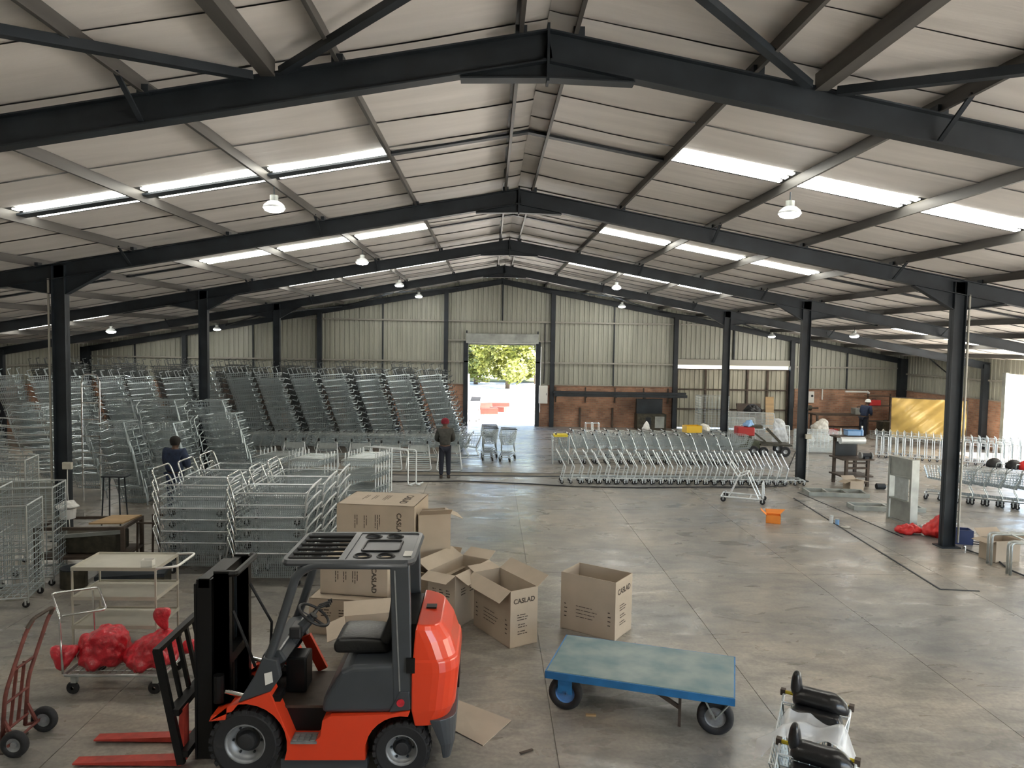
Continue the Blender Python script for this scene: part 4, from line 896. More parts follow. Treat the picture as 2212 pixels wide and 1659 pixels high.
# ---- upended carts with slatted decks
def slat_cart(name):
    t = thing(name, 's', 'cart')
    MB().tube(rounded([(-.30, 0, .82), (-.40, -.12, .03), (.40, -.12, .03), (.30, 0, .82)], .09, 4), .02, 8).build('deck_frame', 'galv_white', t, smooth=True)
    for i in range(9):
        z = .12 + i * .06; w = .37 - .09 * (z / .82); MB().cyl((-w, -.10 + .12 * z, z), (w, -.10 + .12 * z, z), .009, n=5).build('slat', 'wire', t)
    MB().slab((-.29, -.0, .62), (.29, -.0, .62), (.26, .02, .80), (-.26, .02, .80), .01).build('deck_plate', 'galv', t)
    for x in (-.27, .27):
        MB().bx(x - .03, x + .03, -.05, .05, .78, .86).build('castor_fork', 'galv', t); MB().lathe([(.01, -.02), (.05, -.02), (.05, .02), (.01, .02)], 12, Matrix.Translation((x, -.02, .90)) @ Matrix.Rotation(R(90), 4, 'Y')).build('castor_wheel', 'rubber', t)
    return freeze(t)
tS = slat_cart('upended_cart')
row(tS, [((x, 23.25 + dy, 0), R(a)) for x, dy, a in ((-1.25, .0, 0), (-2.22, .02, 3), (-3.12, .03, -2), (-4.1, .3, 2), (-5.15, .35, -3), (-6.2, .4, 2))], lambda i: ('upended slatted cart beside the worker in grey', 'upended slatted cart, second left of the worker in grey', 'upended slatted cart, third left of the worker in grey', 'upended cart behind the white tube stand', 'upended cart left of the white tube stand', 'leftmost upended slatted cart')[i], 'upended slatted carts stood in a row')
# white tube stand
U = thing('tube_stand', 'white bent-tube stand with two hooked feet on the open floor', 'stand', (-2.6, 21.2, 0))
for dx, dy in ((0, 0), (.22, .08)):
    MB().tube(rounded([(.45 + dx, -.55 + dy, .04), (.32 + dx, -.40 + dy, .03), (.32 + dx, -.38 + dy, 1.0), (-1.05 + dx, .35 + dy, 1.0), (-1.05 + dx, .35 + dy, .02)], .08, 4), .02, 8).build('bent_tube', 'galv_white', U, smooth=True)
    MB().tube(rounded([(.36 + dx, -.42 + dy, .03), (.52 + dx, -.36 + dy, .08)], .05, 2), .022, 8).build('hook_foot', 'galv_white', U)
# ---- nested three-tray display carts with white poles
def tray_cart(name):
    t = thing(name, 't', 'display cart')
    for z in (.95, .58, .2):
        mb = MB(); panel(mb, (-.38, -.2, z), (.38, -.2, z), (.38, .2, z + .06), (-.38, .2, z + .06), 16, 8, .006); panel(mb, (-.38, -.2, z), (.38, -.2, z), (.38, -.24, z + .14), (-.38, -.24, z + .14), 16, 3, .006); mb.build('tray', 'wire', t)
        MB().tube([(-.38, -.24, z + .14), (.38, -.24, z + .14), (.38, .2, z + .14), (-.38, .2, z + .14)], .01, 5, True).build('tray_rim', 'galv', t)
    for x in (-.39, .39): MB().tube([(x, .2, 1.22), (x, .16, .06)], .021, 6).build('pole', 'galv_white', t)
    for x in (-.36, .36): MB().tube([(x, -.22, .05), (x, .2, .05)], .013, 5).build('foot', 'galv', t)
    return freeze(t)
tT = tray_cart('display_cart')
sp = [((x + .045 * i, y + .17 * i, 0), R(a)) for x, y, a, n in ((-3.28, 18.6, -4, 7), (-4.55, 18.5, -8, 5), (-5.55, 18.9, -10, 5)) for i in range(n)]
row(tT, sp, lambda i: ('foremost wire tray cart of the right-hand file by the cartons' if i == 0 else 'wire tray cart, %s from the front in the right-hand file' % ORD[i]) if i < 7 else ('wire tray cart, %s from the front in the middle file' % ORD[i - 7] if i < 12 else 'wire tray cart, %s from the front in the left file' % ORD[i - 12]), 'wire tray carts with white poles')
# ---- big wire stacking carts, left foreground
def bigcart(name):
    t = thing(name, 'b', 'stacking cart')
    mb = MB(); basket(mb, [(-.48, -.30, -.42), (.50, -.30, -.42), (.50, .30, -.42), (-.48, .30, -.42)], [(-.56, -.36, 0), (.58, -.36, 0), (.58, .36, 0), (-.56, .36, 0)], 30, 7, 5, .0042); mb.build('basket', 'wire', t)
    MB().tube([(-.56, -.36, 0), (.58, -.36, 0), (.58, .36, 0), (-.56, .36, 0)], .011, 5, True).build('rim', 'galv_white', t)
    MB().tube(rounded([(-.54, -.35, -.30), (-.60, -.36, .0), (-.70, -.34, .26), (-.70, .34, .26), (-.60, .36, .0), (-.54, .35, -.30)], .09, 4), .015, 8).build('push_loop', 'chrome', t, smooth=True)
    MB().tube(rounded([(.56, -.35, -.25), (.62, -.36, .02), (.70, -.30, .13), (.70, .30, .13), (.62, .36, .02), (.56, .35, -.25)], .05, 3), .015, 7).build('end_loop', 'galv_white', t, smooth=True)
    for x in (-.4, .42):
        for y in (-.24, .24): castor(t, x, y, .055, z=-.57)
    return freeze(t)
tB = bigcart('stacking_cart')
sp = []; lab = []
for nm, X, Y0 in (('left', -5.05, 13.05), ('right', -3.58, 12.45)):
    for dpt in range(3):
        for k in range(6):
            sp.append(((X + .10 * dpt + random.uniform(-.01, .01), Y0 + .78 * dpt, .57 + .20 * k), R(random.uniform(-1, 1))))
            w = ('front', 'middle', 'back')[dpt]; lab.append('%s wire stacking cart with loop handle, %s stack of the %s column' % (('lowest', 'second-lowest', 'third-lowest', 'fourth-lowest', 'second-highest', 'topmost')[k], w, nm))
row(tB, sp, lambda i: lab[i], 'big wire stacking carts piled six high')
# ---- roll cages at the far left
def cage(name, label, loc, rz, H=1.65, Wd=.8, D=.7):
    t = thing(name, label, 'roll cage', loc, rz, 'wire roll cages at the left edge')
    for x in (-Wd / 2, Wd / 2):
        for y in (-D / 2, D / 2): MB().tube([(x, y, .08), (x, y, H)], .012, 6).build('corner_post', 'galv', t); castor(t, x * .9, y * .9, .05)
    for nm, A, B in (('side_mesh', (-Wd / 2, -D / 2), (-Wd / 2, D / 2)), ('side_mesh', (Wd / 2, -D / 2), (Wd / 2, D / 2)), ('back_mesh', (-Wd / 2, D / 2), (Wd / 2, D / 2)), ('front_mesh', (-Wd / 2, -D / 2), (Wd / 2, -D / 2))):
        mb = MB(); panel(mb, A + (.16,), B + (.16,), B + (H,), A + (H,), 8, 14, .005); mb.build(nm, 'wire', t)
        MB().tube([A + (H,), B + (H,)], .014, 6).tube([A + (.16,), B + (.16,)], .014, 6).tube([A + (H * .55,), B + (H * .55,)], .009, 6).build('rail', 'galv', t)
    mb = MB(); panel(mb, (-Wd / 2, -D / 2, .17), (Wd / 2, -D / 2, .17), (Wd / 2, D / 2, .17), (-Wd / 2, D / 2, .17), 8, 6, .006); mb.build('base_grid', 'wire', t)
    return t
cage('roll_cage', 'pale wire roll cage nearest the left picture edge', (-7.35, 11.35, 0), R(14), 1.55)
cage('roll_cage', 'pale wire roll cage just behind the nearest left one', (-7.55, 12.35, 0), R(14), 1.62)
cage('roll_cage', 'taller wire roll cage standing behind by the left column', (-8.75, 13.6, 0), R(14), 1.85)
cage('roll_cage', 'wire roll cage half cut by the left picture edge', (-8.35, 11.6, 0), R(14), 1.7)
# ---- the leaning piles of nested baskets on the left
def pile_basket(name, kind):
    mb = MB()
    w = .0085 if kind == 'back' else .0075
    basket(mb, [(-.33, -.20, 0), (.29, -.20, 0), (.29, .20, 0), (-.33, .20, 0)], [(-.42, -.28, .40), (.36, -.28, .40), (.36, .28, .40), (-.42, .28, .40)], 10, 5, 5, w)
    mb.tube([(-.42, -.28, .40), (.36, -.28, .40), (.36, .28, .40), (-.42, .28, .40)], .014, 4, True)
    if kind == 'back':
        mb.tube([(.40, -.30, .40), (.44, -.34, .33), (.56, -.34, .33), (.60, -.34, .41)], .022, 5); mb.tube([(.40, .30, .40), (.56, .33, .34), (.60, .33, .42)], .017, 5)
    else:
        mb.tube([(.40, -.30, .42), (.48, -.33, .20), (.52, -.33, -.12)], .02, 5); mb.tube([(-.55, -.30, .42), (-.63, -.36, .32), (-.60, -.36, .10)], .013, 5); mb.tube([(-.55, -.34, .44), (-.2, -.36, .40), (.0, -.36, .46), (.3, -.36, .44)], .012, 5)
    return mb
def pile_top(name):                                 # a basket with its handle and posts up, crowning a stack
    mb = pile_basket(name, 'back')
    for x in (-.42, -.1, .25): mb.tube([(x, -.24, .40), (x - .07, -.25, .62), (x + .06, -.25, .64)], .014, 5); mb.tube([(x, .2, .40), (x - .07, .2, .64), (x + .06, .2, .66)], .014, 5)
    return mb
meB = pile_basket('b', 'back').mesh('nested_basket', 'wire'); meF = pile_basket('f', 'front').mesh('nested_basket', 'wire'); meT = pile_top('t').mesh('nested_basket', 'wire')
rnd = random.Random(11)
def stack(X, Y, n, lean, rz, label, group, me, top=None, dz=.2, y_lean=0.0, stuff=None, tilt=0.0):
    for i in range(n):
        m_ = top if (top is not None and i == n - 1) else me
        loc = (X + lean * i * (1 + .012 * i) + rnd.uniform(-.02, .02), Y + y_lean * i + rnd.uniform(-.02, .02), .01 + dz * i)
        rot = (0, R(tilt) * min(1, i / 5), R(rz + rnd.uniform(-3, 3)))
        if stuff is not None:
            mm = Matrix.Translation(loc) @ Euler(rot).to_matrix().to_4x4(); stuff.append((m_, mm)); continue
        o = bpy.data.objects.new('nested_basket', m_); COL.objects.link(o); o.location = loc; o.rotation_euler = rot
        tag(o, label % (ORD[n - 1 - i] if n - 1 - i else 'top') if '%s' in label else label, 'basket', group)
nst = 0
backX = [-17.35 + 1.175 * i for i in range(14)]
for i, x in enumerate(backX):
    z = 13 if i > 5 else 12
    where = ('%s leaning stack left of the door' % ORD[13 - i]) if i > 5 else '%s far-left stack by the wall' % ORD[i]
    stack(x + .75, 27.2 + .25 * (i % 2), z, -.06, -4, 'wire basket, %%s from the top in the %s' % where, 'nested wire baskets in the back row of stacks', meB, meT, .2, tilt=-5)
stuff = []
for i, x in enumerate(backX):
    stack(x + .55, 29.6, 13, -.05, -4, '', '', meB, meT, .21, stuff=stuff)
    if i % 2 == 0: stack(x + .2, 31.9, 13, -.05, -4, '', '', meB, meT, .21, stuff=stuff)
fr = [(-13.6, 20.4, 10), (-12.3, 20.9, 10), (-11.0, 20.2, 10), (-9.75, 20.7, 11), (-8.5, 20.4, 11), (-7.3, 20.6, 11), (-9.0, 18.5, 9), (-7.75, 18.35, 9), (-6.45, 18.9, 10), (-15.0, 20.8, 10)]
for i, (x, y, n) in enumerate(fr):
    lb = ('wire basket, %s from the top, stack ' + ('left of the worker in navy' if i == 6 else 'behind the worker in navy' if i == 7 else 'right of the worker in navy' if i == 8 else '%s from the left in the middle row' % (ORD[1 + i] if i < 6 else 'first')))
    stack(x + .3, y, n, -.055, -12 + 4 * (i % 3), lb, 'nested wire baskets in the middle stacks', meF, None, .195, tilt=-4)
def join(items, name, **k):
    vs, fs = [], []
    for me, mm in items:
        o = len(vs); vs += [tuple(mm @ v.co) for v in me.vertices]; fs += [tuple(q + o for q in p.vertices) for p in me.polygons]
    mb = MB(); mb.v = vs; mb.f = fs; return mb.build(name, 'wire_shaded', **k)
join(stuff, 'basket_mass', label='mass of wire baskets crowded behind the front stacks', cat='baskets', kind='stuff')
# loose handles and long arcs of nested panels at far left
for i in range(9):
    MB().tube([(-11.9 + .03 * i, 17.3, .75 + .17 * i), (-11.2 + .03 * i, 16.9, .66 + .17 * i), (-10.5, 16.8, .64 + .17 * i), (-9.75, 16.9, .67 + .17 * i)], .014, 6).tube([(-11.9 + .03 * i, 17.9, .75 + .17 * i), (-9.75, 17.6, .67 + .17 * i)], .012, 5).tube([(-11.9 + .03 * i, 17.3, .75 + .17 * i), (-11.9 + .03 * i, 17.9, .75 + .17 * i)], .012, 5).tube([(-9.75, 16.9, .67 + .17 * i), (-9.75, 17.6, .67 + .17 * i)], .012, 5).build('curved_rack', 'galv', label='curved wire rack, %s up in the pile left of the near column' % ORD[i], cat='rack', group='curved wire racks piled by the near left column')
MB().bx(-11.8, -9.8, 16.95, 17.5, 0, .74).build('rack_base', 'galv_dull', label='dull steel stillage under the curved racks left of the column', cat='stillage')
# chrome step ladder
LD = thing('chrome_ladder', 'tall chrome loop-topped ladder beside the near left column', 'ladder', (-10.05, 18.9, 0), R(0))
for dx in (-.22, .22): MB().tube([(dx, 0, 0), (dx, 0, 2.95)], .02, 8).build('stile', 'chrome', LD)
MB().tube(rounded([(-.22, 0, 2.9), (-.17, 0, 3.12), (.17, 0, 3.12), (.22, 0, 2.9)], .1, 4), .02, 8).build('top_loop', 'chrome', LD)
for i in range(7): MB().tube([(-.22, 0, .3 + .42 * i), (.22, 0, .3 + .42 * i)], .015, 6).build('rung', 'chrome', LD)
# ================================================================ PEOPLE
def skin_mesh(name, m, parent, verts, edges, radii, root=0, sub=2):
    me = bpy.data.meshes.new(name); me.from_pydata(verts, edges, []); me.materials.append(MATS[m])
    o = bpy.data.objects.new(name, me); COL.objects.link(o); o.parent = parent
    md = o.modifiers.new('skin', 'SKIN'); md.use_smooth_shade = True
    for i, r in enumerate(radii):
        sv = me.skin_vertices[0].data[i]; sv.radius = (r, r) if not isinstance(r, tuple) else r; sv.use_root = (i == root)
    s = o.modifiers.new('sub', 'SUBSURF'); s.levels = sub; s.render_levels = sub
    return o
def person(label, loc, rz, J, top, legs, hat, shoes='boot', hat_kind='beanie', loose=0.0):
    """J: joint dict in local space, facing +y. Body is one skin mesh; clothing are separate shells over it."""
    t = thing('person', label, 'person', loc, rz)
    V, E, Rd = [], [], []
    ix = {}
    def jv(n, p, r, par=None):
        ix[n] = len(V); V.append(p); Rd.append(r)
        if par: E.append((ix[par], ix[n]))
    jv('pelvis', J['pelvis'], .125); jv('waist', J['waist'], (.125, .10), 'pelvis'); jv('chest', J['chest'], (.15, .115), 'waist'); jv('neck', J['neck'], .055, 'chest')
    jv('chin', J['head0'], .075, 'neck'); jv('face', J['head1'], .098, 'chin'); jv('crown', J['head2'], .07, 'face')
    fd = Vector(J.get('look', (0, 1, 0))).normalized()
    jv('nose', tuple(Vector(J['head1']) + fd * .118 - Vector((0, 0, .02))), .016, 'face')
    for s in 'lr':
        q = -1 if s == 'l' else 1
        side = fd.cross(Vector((0, 0, 1))).normalized() * q
        jv('ear' + s, tuple(Vector(J['head1']) + side * .105 - Vector((0, 0, .01))), .018, 'face')
        jv('sh' + s, J['sh' + s], .07, 'chest'); jv('el' + s, J['el' + s], .045, 'sh' + s); jv('wr' + s, J['wr' + s], .030, 'el' + s)
        w = Vector(J['wr' + s]); d = (w - Vector(J['el' + s])).normalized(); a = d.orthogonal().normalized(); b = d.cross(a)
        jv('palm' + s, tuple(w + d * .06), .034, 'wr' + s)
        for k, (off, ln) in enumerate(((-.03, .075), (-.010, .088), (.010, .084), (.028, .066))):
            jv('f%d%s' % (k, s), tuple(w + d * .10 + a * off), .0095, 'palm' + s); jv('g%d%s' % (k, s), tuple(w + d * (.10 + ln * .8) + a * off * 1.1 + b * .025), .008, 'f%d%s' % (k, s))
        jv('th' + s, tuple(w + d * .055 + a * -.05 + b * .02), .010, 'palm' + s); jv('tj' + s, tuple(w + d * .10 + a * -.06 + b * .035), .009, 'th' + s)
        jv('hp' + s, J['hp' + s], .095, 'pelvis'); jv('kn' + s, J['kn' + s], .062, 'hp' + s); jv('an' + s, J['an' + s], .042, 'kn' + s); jv('ft' + s, tuple(Vector(J['an' + s]) + Vector((0, .13, -.045))), .036, 'an' + s)
    skin_mesh('body', 'skin', t, V, E, Rd)
    # jacket
    L = loose
    names = ['pelvis', 'waist', 'chest', 'neck0', 'shl', 'ell', 'wrl', 'shr', 'elr', 'wrr']; P = {k: Vector(J[k]) for k in J if isinstance(J[k], tuple) and k != 'look'}
    P['neck0'] = P['neck'].lerp(P['chest'], .35)
    vs = [tuple(P['pelvis'] + Vector((0, 0, -.02)))] + [tuple(P[k]) for k in names[1:]]
    rd = [(.172 + L, .135 + L), (.165 + L, .13 + L), (.182 + L, .145 + L), .085, .098 + L * .6, .068 + L * .6, .050 + L * .3, .098 + L * .6, .068 + L * .6, .050 + L * .3]
    skin_mesh('jacket', top, t, vs, [(0, 1), (1, 2), (2, 3), (2, 4), (4, 5), (5, 6), (2, 7), (7, 8), (8, 9)], rd)
    vs = [tuple(P['pelvis'])] + [tuple(P[k + s]) for s in 'lr' for k in ('hp', 'kn', 'an')]
    vs[3] = tuple(Vector(vs[3]) + Vector((0, 0, .0))); rd = [(.15, .125), .112, .082, .066, .112, .082, .066]
    skin_mesh('trousers', legs, t, vs, [(0, 1), (1, 2), (2, 3), (0, 4), (4, 5), (5, 6)], rd)
    for s in 'lr':
        A = Vector(J['an' + s]); MB().prism([(-.07, 0), (.17, 0), (.19, .03), (.15, .065), (.03, .10), (-.06, .10)], 'x', -.045, .045).build('shoe', shoes, t, bevel=.02, seg=2, smooth=True, loc=(A.x, A.y, A.z - .075))
    hc = Vector(J['head1']).lerp(Vector(J['head2']), .35)
    if hat_kind == 'beanie':
        MB().lathe([(.118, -.05), (.122, .0), (.115, .05), (.085, .095), (.04, .115), (.001, .12)], 16, Matrix.Translation(hc)).build('hat', hat, t, smooth=True)
    elif hat_kind == 'helmet':
        MB().lathe([(.15, -.01), (.145, .0), (.125, .02), (.12, .06), (.09, .105), (.04, .13), (.001, .135)], 16, Matrix.Translation(hc)).build('helmet', hat, t, smooth=True)
    else:
        MB().lathe([(.095, -.10), (.116, -.03), (.118, .03), (.09, .085), (.04, .11), (.001, .115)], 14, Matrix.Translation(hc + fd * -.012)).build('hair', hat, t, smooth=True)
    return t
def stand(h=1.75, arm='down', bend=0.0, lean=0.0, spread=.10):
    k = h / 1.75; b = bend
    def f(x, y, z):                                  # forward bend of everything above the pelvis
        if z > .92: dz = z - .92; return (x * k, (y + dz * math.sin(b)) * k, (.92 + dz * math.cos(b)) * k)
        return (x * k, y * k, z * k)
    J = dict(pelvis=f(0, 0, .95), waist=f(0, 0, 1.10), chest=f(0, 0, 1.34), neck=f(0, .0, 1.50), head0=f(0, .02, 1.555), head1=f(0, .02, 1.635), head2=f(0, .005, 1.70))
    J['look'] = (0, math.cos(b * 1.1), -math.sin(b * 1.1) - .15)
    for s, q in (('l', -1), ('r', 1)):
        J['sh' + s] = f(q * .185, 0, 1.41); J['hp' + s] = f(q * .085, 0, .88); J['kn' + s] = f(q * spread, .02, .49); J['an' + s] = f(q * (spread + .01), -.01, .075)
        if arm == 'down': J['el' + s] = f(q * .25, -.01, 1.12); J['wr' + s] = f(q * .24, .07, .89)
        else: J['el' + s] = f(q * .25, .08, 1.14); J['wr' + s] = f(q * .14, .30, 1.05)
    return J
person('worker in grey jacket and dark red beanie, back turned, standing at the carts', (-1.32, 22.05, 0), R(6), stand(1.78, 'front', .10), 'grey_cloth', 'dark_trouser', 'red_hat', loose=.012)
person('worker in navy overalls seen from behind among the left stacks', (-7.25, 17.15, 0), R(-8), stand(1.80, 'front', .06), 'navy_cloth', 'navy_cloth', 'hair', hat_kind='hair', loose=.05)
person('worker in dark blue bending over the bench by the right brick wall', (16.95, 33.0, 0), R(-62), stand(1.78, 'front', .38), 'navy_cloth', 'dark_trouser', 'white_hat', hat_kind='helmet', loose=.02)
# ================================================================ RIGHT SIDE AND BACK WALL
# steel frame panel stood on end
FP = thing('frame_panel', 'galvanised tray panel stood on end near the right column', 'steel panel', (9.72, 17.05, 0), R(10))
for y in (-.36, .36): MB().bx(-.04, .16, y - .03, y + .03, 0, 1.52).build('side_channel', 'galv_dull', FP)
for z in (.02, .52, 1.08, 1.50): MB().bx(-.03, .15, -.34, .34, z - .02, z + .02).build('cross_channel', 'galv_dull', FP)
MB().bx(.02, .03, -.22, .22, .03, 1.48).build('tray_sheet', 'galv', FP); MB().bx(-.02, .0, -.33, .33, 1.10, 1.48).build('end_sheet', 'galv_dull', FP)
MB().bx(-.01, .01, -.30, .30, .05, .50).build('end_sheet', 'galv_dull', FP)
def flat_frame(label, loc, rz, L=1.5, Wd=.6, n=3):
    t = thing('flat_frame', label, 'steel frame', loc, rz)
    for y in (-Wd / 2, Wd / 2): MB().bx(-L / 2, L / 2, y - .03, y + .03, 0, .11).build('long_rail', 'galv_dull', t)
    for i in range(n + 1): x = -L / 2 + .03 + (L - .06) * i / n; MB().bx(x - .03, x + .03, -Wd / 2, Wd / 2, 0, .10).build('cross_rail', 'galv_dull', t)
    return t
flat_frame('steel ladder-like frame lying flat on the floor beyond the trench', (9.65, 20.15, 0), R(-8), 1.6, .62)
flat_frame('second steel frame lying flat, left of the upright panel', (10.1, 18.35, 0), R(-6), 1.75, .45, 2)
for i, (a, b) in enumerate((((9.95, 16.55, .03), (10.9, 16.9, .03)), ((9.95, 16.42, .09), (10.9, 16.75, .03)))): MB().tube([a, b], .022, 8).build('white_tube', 'galv_white', label=('white tube lying on the floor at the foot of the upright panel', 'second white tube crossing over the first at the upright panel')[i], cat='tube')
# red cover, blue crate
blob('red_cover', 'red_cloth', [(0, 0, 0, .34, .24), (0, 0, .10, .40, .28), (.06, 0, .26, .26, .20), (.14, 0, .42, .14, .12), (.14, 0, .52, .05, .05)], loc=(9.85, 15.75, .02), seed=21, label='crumpled red plastic cover heaped behind the near right column', cat='cover')
blob('red_cover', 'red_cloth', [(0, 0, 0, .30, .16), (0, 0, .08, .34, .20), (0, 0, .17, .20, .12), (0, 0, .2, .06, .05)], loc=(9.33, 15.95, .01), seed=22, label='low fold of red plastic left of the near right column', cat='cover')
BC = thing('blue_crate', 'dark blue crate tipped against the near right column', 'crate', (9.98, 15.22, .0), R(-15))
MB().bx(-.22, .22, -.14, .14, .0, .03).bx(-.22, .22, -.15, -.13, 0, .30).bx(-.22, .22, .13, .15, 0, .30).bx(-.23, -.21, -.15, .15, 0, .30).bx(.21, .23, -.15, .15, 0, .30).build('crate_body', 'blue_crate', BC)
MB().tube([(.22, -.15, .03), (.5, -.18, .03), (.5, .02, .03), (.22, .05, .03)], .012, 6).build('wire_loop', 'steel_dark', BC)
MB().lathe([(.0, 0), (.03, 0), (.03, .05), (.02, .07), (.0, .07)], 12).build('anchor_bolt', 'chrome', loc=(9.78, 14.72, 0), label='shiny bolt standing by the near right column foot', cat='bolt')
# tube bench, right edge
TB = thing('tube_bench', 'grey bent-tube bench frame at the right picture edge', 'bench', (10.0, 13.35, 0), R(-6))
for y in (-.40, -.30, .22, .34): MB().tube(rounded([(-.45, y, 0), (-.45, y, .60), (1.1, y + .06, .60), (1.1, y + .06, 0)], .09, 4), .024, 8).build('bent_tube', 'galv', TB, smooth=True)
for x in (-.1, .45, .95): MB().tube([(x, -.40, .60), (x, .37, .60)], .015, 6).build('stretcher', 'galv', TB)
carton('cardboard box standing behind the tube bench at the right edge', (10.0, 14.0, 0), R(10), .55, .4, .42, flaps=(70, 100, 50, None))
# orange carton and bottles
OB = thing('orange_carton', 'small torn orange carton lying open on the floor', 'carton', (6.63, 16.85, 0), R(-20))
MB().bx(-.16, .16, -.12, -.112, 0, .19).bx(-.16, .16, .112, .12, 0, .19).bx(-.16, -.152, -.12, .12, 0, .19).bx(.152, .16, -.12, .12, 0, .19).bx(-.16, .16, -.12, .12, 0, .01).build('carton_body', 'orange_card', OB)
MB().slab((-.16, .12, .19), (.16, .12, .19), (.26, .24, .28), (-.18, .26, .26), .006).build('flap', 'orange_card', OB)
MB().slab((-.16, -.12, .19), (-.16, .12, .19), (-.28, .12, .30), (-.28, -.12, .30), .006).build('flap', 'orange_card', OB)
for x, y, m, lb in ((8.0, 16.85, 'white', 'white tin standing on the floor beside the trench'), (8.08, 16.72, 'light_blue', 'pale blue tin standing next to the white one')):
    t = thing('paint_tin', lb, 'tin', (x, y, 0)); MB().cyl((0, 0, 0), (0, 0, .17 if m == 'white' else .12), .045, n=14).build('tin_body', m, t); MB().cyl((0, 0, .17 if m == 'white' else .12), (0, 0, .18 if m == 'white' else .13), .047, n=14).build('lid', 'galv', t)
blob('rag', 'sack', [(0, 0, 0, .12, .07), (0, 0, .025, .13, .08), (0, 0, .04, .05, .04)], loc=(8.13, 16.42, 0), seed=31, label='scrap of pale rag on the floor in front of the tins', cat='rag', sub=1)
# steel work stand with roll, crates and box
RK = thing('work_stand', 'rusty steel work stand with steps between the right columns', 'work stand', (10.85, 21.7, 0), R(3))
for x in (-.36, .30):
    for y in (-.35, .35): MB().bx(x - .04, x + .04, y - .04, y + .04, 0, 1.45 if y > 0 else .82).build('post', 'rusty_steel', RK)
for z, y0, y1 in ((.80, -.42, .40), (.30, -.40, .38), (1.42, .0, .42)): MB().bx(-.50, .46, y0, y1, z - .02, z + .02).build('shelf', 'rusty_steel', RK)
for z in (.12, .55): MB().bar((-.36, -.35, z), (.30, -.35, z), .06).build('tread', 'rusty_steel', RK)
MB().bar((-.30, -.36, .70), (.24, -.36, .70), .05).build('tread', 'rusty_steel', RK)
MB().bx(-.36, .30, .30, .34, .82, 1.25).build('back_sheet', 'steel_dark', RK)
MB().cyl((-.38, .12, 1.32), (.36, .12, 1.32), .11, n=18).build('film_roll', 'galv_white', label='shiny wide roll on the work stand', cat='roll', loc=(10.85, 21.58, .0))
t = thing('blue_crate', 'bright blue crate on top of the work stand', 'crate', (10.95, 21.95, 1.45)); MB().bx(-.2, .2, -.14, .14, 0, .16).build('crate_body', 'light_blue', t, bevel=.015); MB().bx(-.21, .21, -.15, .15, .14, .17).build('crate_rim', 'blue_paint', t)
t = thing('spray_bottle', 'pale blue bottle beside the blue crate on the work stand', 'bottle', (11.22, 21.9, 1.45)); MB().lathe([(.0, 0), (.05, 0), (.05, .15), (.02, .2), (.02, .24), (.0, .24)], 12).build('bottle_body', 'light_blue', t); MB().cyl((0, 0, .24), (0, 0, .29), .025, n=10).build('cap', 'white', t)
t = thing('grinder', 'dark bench grinder on the work stand shelf', 'grinder', (11.12, 21.4, .82)); MB().cyl((-.12, 0, .1), (.12, 0, .1), .07, n=14).build('motor', 'steel_dark', t); MB().bx(-.06, .06, -.07, .07, 0, .06).build('foot', 'steel_dark', t)
for x in (-.16, .16): MB().cyl((x - .02, 0, .1), (x + .02, 0, .1), .10, n=16).build('grinding_wheel', 'grey_plastic', t)
carton('small open cardboard box on the floor before the work stand', (10.45, 20.75, 0), R(8), .42, .34, .30, flaps=(100, 110, 60, None))
carton('little cardboard box beside the tray carts with one flap open', (-3.2, 21.35, 0), R(-12), .36, .30, .34, flaps=(None, None, 80, 95))
t = thing('motor', 'small dark electric motor on the floor beside the work stand', 'motor', (11.35, 20.95, 0)); MB().cyl((-.12, 0, .09), (.12, 0, .09), .085, n=14).build('motor_body', 'steel_dark', t); MB().cyl((.12, 0, .09), (.18, 0, .09), .03, n=10).build('shaft', 'galv', t)
# gold curtain panel
GP = thing('gold_screen', 'tall screen draped in shiny gold plastic at the right wall', 'screen', (18.45, 30.55, 0), math.atan2(-1.35, 2.4))
mb = MB()
def gold(u_, v_):
    x = -1.38 + 2.76 * u_; z = .25 + 1.72 * v_
    return (x, .08 * math.sin(u_ * 9 + v_ * 5) * (1 - .7 * v_) + .07 * math.sin(17 * u_ - 11 * v_) * (1 - v_) + .02 * math.sin(31 * (u_ - .7 * v_)), z)
mb.grid(gold, 60, 30).build('gold_sheet', 'gold', GP, smooth=True)
for x in (-1.40, 1.40): MB().bx(x - .025, x + .025, -.02, .05, 0, 2.0).build('post', 'rusty_steel', GP)
MB().bx(-1.42, 1.42, -.02, .04, 1.96, 2.0).build('top_rail', 'rusty_steel', GP)
